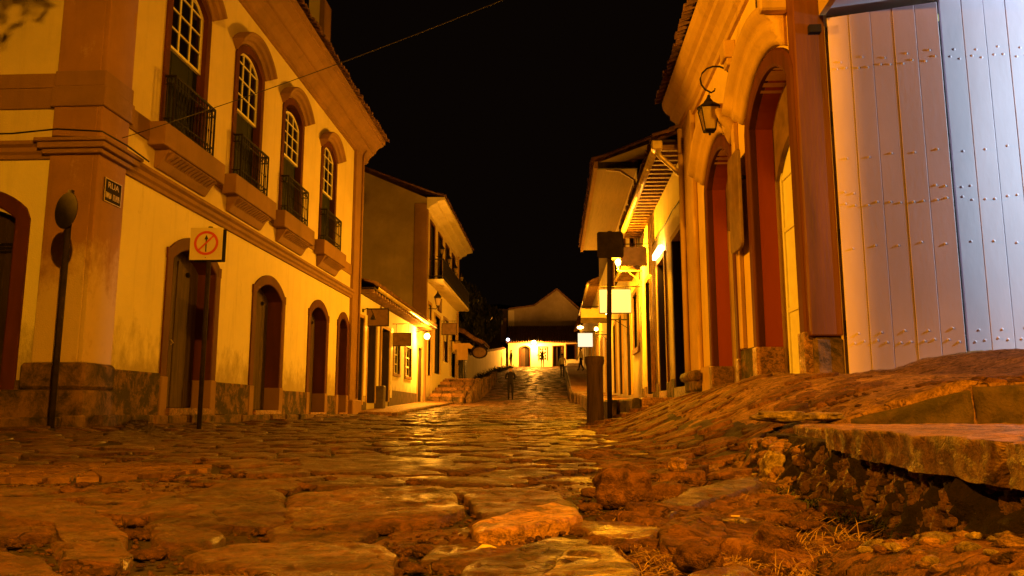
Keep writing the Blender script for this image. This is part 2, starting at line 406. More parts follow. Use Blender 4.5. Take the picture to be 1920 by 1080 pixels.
xs = grid_axis([(-160, -12, 12), (-12, -6, 0.6), (-6, -2, 0.25), (-2, 0.5, 0.09), (0.5, 1.2, 0.035), (1.2, 4.3, 0.05), (4.3, 12, 0.6), (12, 160, 12)])
ys = grid_axis([(-60, -4, 6), (-4, 0.6, 0.4), (0.6, 3.3, 0.06), (3.3, 3.5, 0.03), (3.5, 8, 0.06), (8, 16, 0.35), (16, 30, 0.7), (30, 90, 2), (90, 260, 12)])
bm = B(); vv = []
for y in ys:
    row = []
    for x in xs:
        z = G(x, y) - (0.016 if math.hypot(x, y) < 5 else 0.018)
        if math.hypot(x, y) < 9: z += 0.007*noise.noise(Vector((x*11, y*11, 1)))
        if x > 1 and 3.4 < y < 9: z += .022*noise.noise(Vector((x*4, y*4, 8)))+.016*abs(noise.noise(Vector((x*9, y*9, 8))))+.008*noise.noise(Vector((x*20, y*20, 8)))
        if y > 16 and 1.18 < x: z -= 0.08
        if -6.6 < x < 3.2 and y > 80: z -= 0.3
        row.append(bm.verts.new((x, y, z)))
    vv.append(row)
for a, b in zip(vv, vv[1:]):
    for i in range(len(xs)-1): bm.faces.new((a[i], a[i+1], b[i+1], b[i]))
street = put('ground', bm, ['dirt', 'earth'], None, True)
for p in street.data.polygons:
    c = p.center
    if c.x > 1.15+.25*noise.noise(Vector((c.x*2, c.y*2, 0))) and 3.3 < c.y < 13.5: p.material_index = 1
tag(street, 'dark earth ground of the climbing cobbled street', 'ground', kind='structure')
# ------------------------------------------------------------------ paving stones
def clip(poly, p, q):
    mx, my = (p[0]+q[0])/2, (p[1]+q[1])/2; nx, ny = q[0]-p[0], q[1]-p[1]; out = []
    for i in range(len(poly)):
        a, b = poly[i], poly[(i+1) % len(poly)]
        da = (a[0]-mx)*nx+(a[1]-my)*ny; db = (b[0]-mx)*nx+(b[1]-my)*ny
        if da <= 0: out.append(a)
        if (da < 0) != (db < 0) and da != db:
            t = da/(da-db); out.append((a[0]+(b[0]-a[0])*t, a[1]+(b[1]-a[1])*t))
    return out
def inside(poly, x, y):
    c = False
    for i in range(len(poly)):
        (x1, y1), (x2, y2) = poly[i], poly[i-1]
        if (y1 > y) != (y2 > y) and x < (x2-x1)*(y-y1)/(y2-y1)+x1: c = not c
    return c
def resample(poly, n, jit, seed):
    L = [0]
    for i in range(len(poly)):
        a, b = poly[i], poly[(i+1) % len(poly)]; L.append(L[-1]+math.hypot(b[0]-a[0], b[1]-a[1]))
    tot = L[-1]; out = []; j = 0
    for k in range(n):
        t = tot*k/n
        while L[j+1] < t: j += 1
        a, b = poly[j], poly[(j+1) % len(poly)]; f = (t-L[j])/max(1e-9, L[j+1]-L[j])
        out.append([a[0]+(b[0]-a[0])*f, a[1]+(b[1]-a[1])*f])
    for _ in range(1):
        out = [[(out[i-1][0]+2*out[i][0]+out[(i+1) % n][0])/4, (out[i-1][1]+2*out[i][1]+out[(i+1) % n][1])/4] for i in range(n)]
    for p in out:
        v = noise.noise_vector(Vector((p[0]*9+seed, p[1]*9, seed))); p[0] += v.x*jit; p[1] += v.y*jit
    return out
def stone_mesh(bm, poly, z0, h, n, rings, amp, tilt, seed, gap=0.012, zf=None, edge=0.012, jit=.12, side=2):
    cx = sum(p[0] for p in poly)/len(poly); cy = sum(p[1] for p in poly)/len(poly)
    sz = sum(math.hypot(p[0]-cx, p[1]-cy) for p in poly)/len(poly)
    pts = resample(poly, n, sz*jit, seed); k = max(0.3, 1-gap/sz)
    def top(x, y, f):
        zz = z0 + (x-cx)*tilt[0] + (y-cy)*tilt[1]
        if zf: zz += zf(x, y)
        v = Vector((x, y, seed*1.7))
        zz += amp*(noise.noise(v*7) + 0.5*noise.noise(v*19) + 0.7*(abs(noise.noise(Vector((x*5, y*16, seed))))-.2))
        zz += amp*0.35*noise.noise(v*45) + amp*0.5*max(0, noise.noise(v*28+Vector((4, 4, 4)))-.15)*-2
        return zz - edge*max(0, f-0.9)/0.1*(0.3+1.3*abs(noise.noise(v*12)))
    fr = [1.0] + [1-(i+1)/(rings+0.0)*1.0 for i in range(rings)]
    fr = [1.0, 0.97] + [0.97*(1-(i+1)/rings) for i in range(rings-1)]
    R = []
    def P(p, f): return cx+(p[0]-cx)*k*f, cy+(p[1]-cy)*k*f
    for q in range(side):
        fq = 1-q/side; k_ = 1+.03*fq*(0.1 if side > 2 else 1)
        R.append([bm.verts.new((*P(p, k_), top(*P(p, 1), 1)-h*(fq if side > 2 else (1, .35)[q]))) for p in pts])
    for f in fr: R.append([bm.verts.new((*P(p, f), top(*P(p, f), f))) for p in pts])
    for a, b in zip(R, R[1:]):
        for i in range(n): bm.faces.new((a[i], a[(i+1) % n], b[(i+1) % n], b[i]))
    c = bm.verts.new((cx, cy, top(cx, cy, 0)))
    for i in range(n): bm.faces.new((R[-1][i], R[-1][(i+1) % n], c))
def Pz(lst, z): return [onz(px, py, z) for px, py in lst]
KEY = [  # flagstones one can tell apart in the foreground: outline, top height, thickness, material
 (Pz([(335, 988), (430, 973), (560, 968), (700, 976), (748, 992), (738, 1048), (715, 1066), (600, 1052), (480, 1022), (400, 1010)], 0.035), 0.035, 0.09, 'paving', 0.004),
 (Pz([(150, 1033), (300, 1026), (470, 1030), (500, 1060), (440, 1120), (100, 1130)], 0.03), 0.03, 0.08, 'paving', 0.005),
 (Pz([(-90, 1002), (95, 1010), (135, 1050), (100, 1120), (-120, 1120)], 0.02), 0.02, 0.08, 'paving', 0.007),
 (Pz([(100, 985), (230, 978), (252, 1000), (235, 1018), (120, 1014)], 0.02), 0.02, 0.07, 'paving', 0.004),
 (Pz([(-40, 908), (150, 910), (250, 945), (205, 962), (135, 966), (95, 940), (-40, 925)], 0.05), 0.05, 0.09, 'paving', 0.004),
 (Pz([(-60, 955), (90, 948), (180, 965), (150, 982), (-60, 988)], 0.01), 0.01, 0.07, 'paving', 0.006),
 (Pz([(1003, 1048), (1040, 1010), (1085, 988), (1150, 992), (1205, 1040), (1165, 1066), (1080, 1085), (1020, 1075)], 0.045), 0.045, 0.08, 'pale', 0.006),
 (Pz([(790, 1130), (812, 1062), (900, 1008), (1040, 980), (1110, 982), (1075, 1002), (1030, 1030), (1000, 1090), (960, 1130)], 0.035), 0.035, 0.08, 'paving', 0.005),
 (Pz([(888, 962), (960, 946), (1040, 934), (1078, 942), (1094, 954), (1050, 962), (965, 972), (900, 978)], 0.034), 0.034, 0.030, 'slab', 0.003),
 (Pz([(870, 903), (960, 897), (1050, 908), (1080, 930), (1000, 944), (930, 958), (885, 928)], 0.04), 0.04, 0.08, 'paving', 0.004),
 (Pz([(540, 908), (690, 893), (830, 898), (872, 928), (825, 945), (640, 948), (560, 945), (528, 925)], 0.035), 0.035, 0.07, 'paving', 0.006),
 (Pz([(255, 925), (420, 905), (530, 915), (540, 940), (420, 950), (280, 948)], 0.02), 0.02, 0.07, 'paving', 0.005),
 (Pz([(275, 958), (380, 952), (425, 965), (400, 980), (300, 985)], 0.02), 0.02, 0.06, 'paving', 0.006),
 (Pz([(1235, 1100), (1300, 1048), (1400, 1040), (1450, 1075), (1440, 1120)], 0.045), 0.045, 0.08, 'paving', 0.006),
 (Pz([(1235, 965), (1300, 940), (1350, 945), (1365, 972), (1300, 988), (1240, 985)], 0.045), 0.045, 0.08, 'rubble', 0.006),
 (Pz([(1225, 925), (1300, 895), (1420, 880), (1425, 893), (1330, 915), (1240, 935)], 0.05), 0.05, 0.06, 'paving', 0.004),
 (Pz([(560, 855), (700, 845), (860, 850), (840, 872), (690, 878), (560, 874)], 0.02), 0.02, 0.06, 'paving', 0.003),
 (Pz([(180, 818), (260, 797), (335, 812), (360, 822), (260, 826)], 0.03), 0.05, 0.08, 'paving', 0.008),
]
pv = bpy.data.objects.new('paving', None); COL.objects.link(pv); tag(pv, 'worn flagstones and rubble paving the street', 'paving', kind='structure')
def add_stone(poly, z0, h, mat, n, rings, amp, tilt, seed, rise=0, **kw):
    z0 += rise*(0.3 if mat == 'slab' else 1)
    bm = B(); stone_mesh(bm, poly, z0, h, n, rings, amp, tilt, seed, **kw)
    return put('paving_stone', bm, mat, pv, True)
nparts = 0
for i, (poly, z, h, mt, amp) in enumerate(KEY):
    g = Vector((sum(p[0] for p in poly)/len(poly), sum(p[1] for p in poly)/len(poly)))
    z = G(g.x, g.y) + (0.005 + 0.25*(z-.01) if mt != 'slab' else 0.020) if z < .08 else z-.03
    o = add_stone(poly, z, h+0.03, mt, 96, 24, amp*1.25, (random.uniform(-.02, .02), random.uniform(0, .03)), i+1.3, gap=0.0, edge=0.009, jit=.06, zf=(lambda x, y, g=g: (G(x, y)-G(g.x, g.y))*.75) if mt != 'slab' else None); nparts += 1
MH = (-1.91, 3.28, 0.53); MZ = -0.021
def rad(x, y):
    if x > 0.25 and y < 5.5: return 0.10+0.035*y*0.5
    if x > 0.0 and y < 12: return 0.30
    return 0.21 + 0.02*min(y, 8)
pts = []; cell = {}
def near_ok(x, y, r):
    k = (int(x//0.5), int(y//0.5))
    for i in range(-1, 2):
        for j in range(-1, 2):
            for q in cell.get((k[0]+i, k[1]+j), ()):
                if (q[0]-x)**2+((q[1]-y)*1.15)**2 < r*r: return False
    return True
for t in range(26000):
    y = random.uniform(0.75, 13); x = random.uniform(-0.76*y-1.2, min(0.65*y+0.8, 3.6 if y > 6 else 9))
    if x < -5.7: continue
    r = rad(x, y)*random.choice((0.8, 1, 1.25))
    if near_ok(x, y, r):
        pts.append((x, y)); cell.setdefault((int(x//0.5), int(y//0.5)), []).append((x, y))
ncell = []
for (x, y) in pts:
    if math.hypot(x-MH[0], y-MH[1]) < MH[2]: continue
    if y < 3.55 and x > 0.70: continue
    if x > 1.15+.25*noise.noise(Vector((x*2, y*2, 0))) and y > 3.4 and random.random() < .55: continue                         # packed earth and gravel at the house fronts
    if x > 2.3 or y > 12.7: continue
    k = (int(x//0.5), int(y//0.5)); poly = [(x-.45, y-.45), (x+.45, y-.45), (x+.45, y+.45), (x-.45, y+.45)]
    for i in range(-2, 3):
        for j in range(-2, 3):
            for q in cell.get((k[0]+i, k[1]+j), ()):
                if q != (x, y) and abs(q[0]-x) < 0.9 and abs(q[1]-y) < 0.9: poly = clip(poly, (x, y), q)
    if len(poly) < 3: continue
    if abs(math.hypot(x-MH[0], y-MH[1])-MH[2]) < 0.3:
        poly = [p if math.hypot(p[0]-MH[0], p[1]-MH[1]) > MH[2] else (MH[0]+(p[0]-MH[0])*MH[2]/max(.05, math.hypot(p[0]-MH[0], p[1]-MH[1])), MH[1]+(p[1]-MH[1])*MH[2]/max(.05, math.hypot(p[0]-MH[0], p[1]-MH[1]))) for p in poly]
    ncell.append((x*x+y*y, x, y, poly))
ncell.sort(key=lambda c: c[0])
far_bm = B(); ramp_bm = B(); edges = []
for i, (d2, x, y, poly) in enumerate(ncell):
    rub = x > 0.25 and y < 6
    under = any(inside(k[0], x, y) for k in KEY)
    z = G(x, y) + random.uniform(-0.012, 0.010)*(1.6 if rub else 1) - (0.045 if under else 0)
    gz = (G(x+.15, y)-G(x-.15, y))/.3, (G(x, y+.15)-G(x, y-.15))/.3
    tl = (random.uniform(-1, 1)*(0.12 if rub else 0.025), random.uniform(-1, 1)*(0.12 if rub else 0.025))
    zfn = (lambda X_, Y_, x=x, y=y: G(X_, Y_)-G(x, y))
    d = math.sqrt(d2); a = dict(gap=0.013 if not rub else 0.017, zf=zfn)
    if d < 4.5: edges.append((poly, z))
    m = 'rubble' if rub or x > .45 else ('pale' if random.random() < 0.02 else 'paving')
    if random.random() < 0.05 and d < 4: continue
    if nparts < 300:
        if d < 2.6: add_stone(poly, z, 0.10, m, 48, 14, 0.010 if rub else 0.007, tl, i*0.37, edge=0.009, **a)
        elif d < 4: add_stone(poly, z, 0.10, m, 24, 6, 0.008 if rub else 0.006, tl, i*0.37, edge=0.009, **a)
        else: add_stone(poly, z, 0.09, m, 14, 3, 0.006, tl, i*0.37, **a)
        nparts += 1
    else: stone_mesh(far_bm if x < .45 else ramp_bm, poly, z, 0.08, 9, 2, 0.006, tl, i*0.37, **a)
y = 12.4
while y < 80:
    st = 0.46+0.004*y; x = -5.6
    while x < 1.15 if y > 15 else x < 1.9:
        px, py = x+random.uniform(-.42, .42)*st, y+random.uniform(-.42, .42)*st
        q = []; fs = random.uniform(.75, 1.25)
        for k in range(6):
            t = k*math.pi/3+random.uniform(-.3, .3); q.append((px+math.cos(t)*st*0.58*fs, py+math.sin(t)*st*0.50*fs))
        gx = G(px, py)
        stone_mesh(far_bm if px < .6 or y > 16 else ramp_bm, q, gx+random.uniform(-.012, .015), 0.07, 7, 2, 0.004, (random.uniform(-.03, .03), (G(px, py+.3)-G(px, py-.3))/.6+random.uniform(-.03, .03)), x+y, gap=0.015)
        x += st
    y += st*0.92
tag(put('far_cobbles', far_bm, 'paving', pv, True), kind='stuff'); tag(put('ramp_cobbles', ramp_bm, 'rubble', pv, True), kind='stuff')
# joint grass, straw and pebbles in the foreground
def blades(bm, x, y, z, n, ln, spread, flat=0.5, w=0.0012):
    for _ in range(n):
        a = random.uniform(0, 6.283); l = ln*random.uniform(0.4, 1.2); el = random.uniform(0.05, 1.2)*(1-flat)+0.08
        bx = x+random.uniform(-spread, spread); by = y+random.uniform(-spread, spread)
        d = Vector((math.cos(a)*math.cos(el), math.sin(a)*math.cos(el), math.sin(el))); s = Vector((-math.sin(a), math.cos(a), 0.3))*w
        p0 = Vector((bx, by, z)); p1 = p0+d*l*0.55+Vector((0, 0, 0.004)); p2 = p0+d*l+Vector((0, 0, -l*0.22*random.random()))
        v = [bm.verts.new(p) for p in (p0-s, p0+s, p1+s*.8, p1-s*.8, p2)]
        bm.faces.new(v[:4]); bm.faces.new((v[3], v[2], v[4]))
bs, bmo, bpb = B(), B(), B()
ICO = {}
def ico(sub):
    if sub not in ICO:
        t = B(); bmesh.ops.create_icosphere(t, subdivisions=sub, radius=1); t.verts.ensure_lookup_table()
        ICO[sub] = ([v.co.normalized() for v in t.verts], [[v.index for v in f.verts] for f in t.faces]); t.free()
    return ICO[sub]
def lump(bm, c, r, seed, flat=0.7, sub=2, amp=0.35, sx=1, sy=1):
    V_, F_ = ico(sub); out = []; c = Vector(c); o1 = Vector((seed, 0, 0)); o2 = Vector((0, seed, 0))
    for n in V_:
        f = 1+amp*noise.noise(n*1.6+o1)+(amp*.4*noise.noise(n*4+o2) if sub > 1 else 0)
        q = n*f; m = max(abs(q.x), abs(q.y), abs(q.z)); q = q*(0.75+0.25/max(m, .6))
        out.append(bm.verts.new((c.x+q.x*r*sx, c.y+q.y*r*sy, c.z+q.z*r*flat)))
    for f in F_: bm.faces.new([out[i] for i in f])
for poly, z in edges:
    for i in range(len(poly)):
        a, b = poly[i], poly[(i+1) % len(poly)]
        L = math.hypot(a[0]-b[0], a[1]-b[1]); 
        for k in range(int(L/0.035)):
            f = random.random(); x = a[0]+(b[0]-a[0])*f; y = a[1]+(b[1]-a[1])*f
            if math.hypot(x-MH[0], y-MH[1]) < MH[2]+.03: continue
            d = math.hypot(x, y); g = noise.noise(Vector((x*1.7, y*1.7, 5)))+(0.35 if x > 0.15 else 0)
            zz = G(x, y)-0.026
            if g > 0.12 and d < 4: blades(bs, x, y, zz, 3 if d < 2.6 else 1, 0.05, 0.012, 0.75, 0.0007+0.0003*d)
            if g < 0.25 and random.random() < 0.8 and d < 3.5:
                blades(bmo, x, y, zz, 7, 0.014, 0.012, 0.3, 0.0014)
            if k < 2 and d < 4.5:
                rr_ = random.uniform(.008, .022); jx, jy = a[0]+random.uniform(-.012, .012), a[1]+random.uniform(-.012, .012)
                lump(bpb, (jx, jy, G(jx, jy)-.006), rr_, x*5+y*3, .55, 1, .7, random.uniform(.8, 1.7), random.uniform(.6, 1.1))
            if random.random() < 0.30 and d < 4.5: lump(bpb, (x, y, zz+.004), random.uniform(0.004, 0.012), x*9+y, sub=1)
for _ in range(130):                                   # loose straw tufts in the rubble
    px, py = random.uniform(1150, 1700), random.uniform(890, 1078)
    x, y = onz(px, py, 0.01)
    if x > 0.7: continue
    blades(bs, x, y, G(x, y)-0.012, 22, 0.06, 0.03, 0.8, 0.0007)
for px, py in ((1400, 925), (1430, 905), (1460, 930), (1380, 940), (1500, 1010), (1540, 1040), (1590, 1000), (1580, 1060), (1480, 1060)):
    x, y = onz(px, py, 0.01)
    blades(bs, x, y, G(x, y)-0.015, 55, 0.09, 0.03, 0.55, 0.0009)
for _ in range(60):                                   # weeds at the foot of the left kerb and the slab bank
    y = random.uniform(1.0, 2.6); blades(bmo, 0.68+random.uniform(-.05, .03), y, 0.0, 18, 0.035, 0.03, 0.3, 0.0016)
for _ in range(7000):
    y = .95+2.6*random.random()**1.3; x = random.uniform(-.75*y, .62*y)
    if x > .62 or math.hypot(x-MH[0], y-MH[1]) < MH[2]+.03: continue
    r_ = random.uniform(.0025, .008); lump(bpb, (x, y, G(x, y)-.010+r_*.4), r_, x*9+y, .6, 1, .6)
tag(put('dry_straw', bs, 'grass'), 'dry straw and grass caught between the stones', 'straw', kind='stuff')
tag(put('joint_weeds', bmo, 'moss'), 'low dark weeds in the stone joints', 'weeds', kind='stuff')
for _ in range(500):
    x = random.uniform(0.3, 1.9); y = random.uniform(3.6, 7.5); lump(bpb, (x, y, G(x, y)-.026), random.uniform(.006, .02), x*7, sub=1)
for _ in range(420):
    x = random.uniform(1.6, 4.2); y = random.uniform(3.6, 7.6); lump(bpb, (x, y, G(x, y)-.03), random.uniform(.006, .022), x*7, sub=1)
tag(put('pebbles', bpb, 'rubble', None, True), 'small loose pebbles and grit on the ground', 'pebbles', kind='stuff')
def rock(px, py, z, r, label, mat='rubble', flat=0.7, seed=1.0, sx=1, sy=1, sink=0.4, grp=None, sub=4, amp=0.35):
    x, y = onz(px, py, z); bm = B(); lump(bm, (0, 0, 0), r, seed, flat, sub, amp, sx, sy)
    for v in bm.verts: v.co += v.co.normalized()*0.06*r*(noise.noise(v.co/r*3.5)+0.6*noise.noise(v.co/r*9))
    o = put('loose_rock', bm, mat, None, True); o.location = (x, y, z+r*flat*(1-sink)); tag(o, label, 'rock', grp or 'loose rocks lying on the street'); return o
rock(1168, 948, 0.0, 0.074, 'large dark boulder standing out of the paving right of centre', 'rubble', 0.72, 3.1, 1.05, 0.7, 0.2)
rock(1452, 900, 0.01, 0.050, 'pale broken rock at the left end of the dark stone step', 'quart', 1.0, 7.7, 0.8, 0.7, 0.15)
rock(1415, 832, 0.05, 0.085, 'dark rounded boulder above and left of the pale broken rock', 'rubble', 0.65, 5.2, 1, 0.8, 0.3)
rock(1385, 1002, 0.0, 0.030, 'small pale pinkish rock among straw below the large boulder', 'quart', 0.6, 9.9, 1.3, 0.8, 0.2)
rock(1270, 885, 0.02, 0.04, 'small light rock between the flagstones right of the large boulder', 'slab', 0.7, 4.2, 0.8, 0.8, 0.2)
rock(1465, 790, 0.19, 0.10, 'flat pale rock lying on the rise left of the slab step', 'quart', 0.28, 2.2, 1.3, 0.7, 0.2)
rock(1545, 788, 0.2, 0.075, 'flat light rock against the back of the slab step', 'quart', 0.25, 6.1, 1.2, 0.7, 0.2)
rock(1310, 1065, 0.02, 0.028, 'small angular rock at the bottom edge among straw', 'rubble', 0.7, 8.8, 1.2, 0.9, 0.3)
rock(1455, 1040, 0.0, 0.035, 'small dark round rock in the straw at the bottom', 'rubble', 0.8, 1.8, 1, 0.9, 0.3)
bm = B()
x, y = onz(912, 1045, 0.04)
for k in range(6):
    t = k/6*2*math.pi
P_ = [(-.013, -.002, 0), (-.006, -.005, .002), (.006, -.004, .003), (.014, .001, .001), (.005, .004, .004), (-.006, .004, .005)]
top_ = [bm.verts.new((x+p[0], y+p[1], 0.052+p[2])) for p in P_]; bot_ = [bm.verts.new((x+p[0], y+p[1], 0.0512+p[2])) for p in P_]
bm.faces.new(top_); bm.faces.new(bot_[::-1])
for i in range(6): bm.faces.new((top_[i], bot_[i], bot_[(i+1) % 6], top_[(i+1) % 6]))
tag(put('dry_leaf', bm, 'dryleaf'), 'single pale dry leaf lying on the big flagstone', 'leaf')
bm = B(); x, y = onz(1380, 992, 0.0); box(bm, Face((x, y, G(x, y)+.014), (.96, -.25, 0), (.25, .96, 0)), -.009, .009, -.004, .004, 0, .002)
tag(put('paper_scrap', bm, 'dryleaf'), 'small yellowish scrap of paper on the rubble', 'paper')
bm = B(); x, y = onz(1195, 832, 0.11); x, y = onz(1195, 832, .06); box(bm, Face((x, y, G(x, y)+.022), (.9, .4, 0), (-.4, .9, 0)), -.06, .06, -.015, .015, 0, .004)
tag(put('paper_scrap', bm, 'quart'), 'pale flat scrap lying on the rubble above the large boulder', 'paper')
# ------------------------------------------------------------------ drain cover
dc = thing('drain_cover', 'round cast iron drain cover with radial slots set in the paving', 'drain cover', (MH[0], MH[1], MZ))
bm = B(); lathe(bm, (MH[0], MH[1], -0.06), [(0.54, 0), (0.54, 0.055), (0.48, 0.062), (0.47, 0.05), (0.02, 0.05)], 56); bmesh.ops.translate(bm, vec=Vector((0, 0, MZ)), verts=bm.verts); put('plate', bm, 'iron', dc)
bm = B(); NS = 12
for k in range(NS):                                   # spokes and concentric bars
    t = 2*math.pi*k/NS+.13; f = Face((MH[0], MH[1], 0), (math.cos(t), math.sin(t), 0), (-math.sin(t), math.cos(t), 0))
    v = [f(.03, -.008, -.008), f(.47, -.026, -.008), f(.47, .026, -.008), f(.03, .008, -.008), f(.03, -.008, .024), f(.47, -.026, .024), f(.47, .026, .024), f(.03, .008, .024)]
    hexa(bm, v)
    for r in (0.12, 0.19, 0.26, 0.33, 0.40):
        for q in range(2):
            a0 = t + 2*math.pi/NS*(0.12+q*0.42); a1 = a0 + 2*math.pi/NS*0.32
            pr = [(r, -.008), (r+.034, -.008), (r+.034, .022), (r, .022)]
            A = [bm.verts.new((MH[0]+math.cos(a0)*p[0], MH[1]+math.sin(a0)*p[0], p[1])) for p in pr]; C = [bm.verts.new((MH[0]+math.cos(a1)*p[0], MH[1]+math.sin(a1)*p[0], p[1])) for p in pr]
            bm.faces.new(A); bm.faces.new(C[::-1])
            for i in range(4): bm.faces.new((A[i], A[(i+1) % 4], C[(i+1) % 4], C[i]))
bmesh.ops.translate(bm, vec=Vector((0, 0, MZ)), verts=bm.verts); put('bars', bm, 'castiron', dc)
# ------------------------------------------------------------------ the slab step and upper step on the right
bank = B(); nx, ny = 200, 26; rows = []
for i in range(nx+1):
    y = 0.6 + (3.3-0.6)*i/nx; row = []
    ex = 0.60 + (y-0.9)*0.085
    for j in range(ny+1):
        f = j/ny; z = -0.05 + 0.20*f; x = ex + 0.055 - 0.05*(1-f)
        v = Vector((x*9, y*9, z*9)); x += 0.04*noise.noise(v)+0.025*noise.noise(v*2.6)+0.016*noise.noise(v*6)
        row.append(bank.verts.new((x, y, z)))
    row.append(bank.verts.new((2.2, y, 0.15)))
    rows.append(row)
for a, b in zip(rows, rows[1:]):
    for j in range(len(a)-1): bank.faces.new((a[j], a[j+1], b[j+1], b[j]))
st = thing('stone_step', 'broken stone slab step over a dark earth bank in the right foreground', 'step', (0.75, 2.0, 0))
tag(put('earth_bank', bank, 'bank', st, True), kind='stuff')
bm = B()
for _ in range(320):
    y = random.uniform(2.1, 3.5); x = random.uniform(.60, .95); lump(bm, (x, y, G(x, y)-.015), random.uniform(.008, .032), y*17+x, .7, 2, .6)
for _ in range(1300):
    y = 0.75+2.4*random.random()**1.5; z = random.uniform(0, 0.13); lump(bm, (0.60+(y-0.9)*.085+.02+z*.3, y, z), random.uniform(.004, .018), y*31+z, 0.8, 1)
tag(put('bank_pebbles', bm, 'slab', st, True), kind='stuff')
def poly_slab(pts, z1, z0f, parent, mat, seed, amp=0.006, name='slab'):
    bm = B(); stone_mesh(bm, pts, z1, z0f, 170, 14, amp, (0, 0), seed, gap=0, edge=0.006, jit=.012, side=7)
    for v in bm.verts: 
        q = v.co*14; v.co += Vector((noise.noise(q)*.008+noise.noise(q*3.2)*.006+noise.noise(q*8)*.003, noise.noise(q+Vector((5, 5, 5)))*.006, 0))
    return put(name, bm, mat, parent, True)
poly_slab([(0.745, 2.28), (0.80, 2.42), (1.2, 2.75), (2.1, 2.9), (2.1, 2.05), (1.2, 2.0), (0.705, 1.99)], 0.196, 0.055, st, 'slab', 2.2)
poly_slab([(0.70, 1.975), (1.2, 1.985), (2.1, 2.03), (2.1, 1.25), (1.2, 1.22), (0.635, 1.20), (0.66, 1.5)], 0.200, 0.065, st, 'slab', 3.2)
poly_slab([(0.632, 1.19), (1.2, 1.205), (2.1, 1.24), (2.1, 0.5), (1.0, 0.5), (0.575, 0.62), (0.60, 0.95)], 0.198, 0.06, st, 'slab', 4.2)
poly_slab([(0.86, 2.5), (1.25, 2.8), (1.9, 2.95), (2.2, 3.4), (1.0, 3.42), (0.88, 3.0)], 0.185, 0.05, st, 'slab', 5.2)
ust = thing('upper_step', 'long dark block step behind the slab step on the right', 'step', (2, 3.4, 0))
def step_block(x0, x1, y0, y1, z0, z1a, z1b, seed):
    bm = B(); n = 24; m = 8; R = []
    prof = [(y0, z0), (y0-.01, z0+(.5)*(.1)), (y0, 1), (y0+.03, 2), (y1, 3)]
    for i in range(n+1):
        x = x0+(x1-x0)*i/n; zt = z1a+(z1b-z1a)*i/n; row = []
        for j in range(m+1):
            f = j/m; v = Vector((x*6, f*3, seed)); y = y0+0.03*noise.noise(v)+.012*noise.noise(v*3.5); row.append((x, y, z0+(zt-.015-z0)*f))
        for j in range(1, 7):
            f = j/6; row.append((x, y0+.03+(y1-y0)*f, zt+.012*noise.noise(Vector((x*8, f*6, seed)))))
        row.append((x, y1+.03, z0)); R.append([bm.verts.new(p) for p in row])
    for a, b in zip(R, R[1:]):
        for j in range(len(a)-1): bm.faces.new((a[j], a[j+1], b[j+1], b[j]))
    bm.faces.new(R[0]); bm.faces.new(R[-1][::-1])
    put('step_stone', bm, 'stained_shaded', ust, True)
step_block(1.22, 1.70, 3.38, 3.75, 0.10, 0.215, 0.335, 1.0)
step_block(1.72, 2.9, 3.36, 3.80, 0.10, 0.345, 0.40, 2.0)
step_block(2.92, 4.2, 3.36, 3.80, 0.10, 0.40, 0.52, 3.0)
bm = B(); N_ = 40; R = []
for i in range(N_+1):
    row = []
    for j in range(N_+1):
        x = 0.38+0.5*i/N_; y = 0.78+0.62*j/N_; u = 2*i/N_-1; v = 2*j/N_-1
        e = max(0, 1-u*u)**.35*max(0, 1-v*v)**.35; q = Vector((x*14, y*14, 0))
        z = -0.03+0.11*e*(1-.25*v)+0.012*noise.noise(q)+.010*noise.noise(q*3)
        row.append(bm.verts.new((x+.02*noise.noise(q), y+.02*noise.noise(q+Vector((3, 3, 3))), z)))
    R.append(row)
for a, b in zip(R, R[1:]):
    for j in range(N_): bm.faces.new((a[j], a[j+1], b[j+1], b[j]))
rc = thing('rubble_block', 'pebbly block of old mortar in the bottom right corner', 'rubble', (0.6, 1.05, 0))
put('mortar', bm, 'rubble', rc, True)
for k in range(110):
    x = random.uniform(.44, .80); y = random.uniform(.86, 1.34); u = (x-.38)/.25-1; v = (y-.78)/.31-1
    e = max(0, 1-u*u)**.35*max(0, 1-v*v)**.35
    bm = B(); lump(bm, (x, y, -0.03+.11*e*(1-.25*v)+.002), random.choice((.006, .008, .010, .016)), k*1.3, .6, 2, .6, random.uniform(.8, 1.4), random.uniform(.7, 1.1)); put('stone', bm, random.choice(('quart', 'rubble', 'slab')), rc, True)
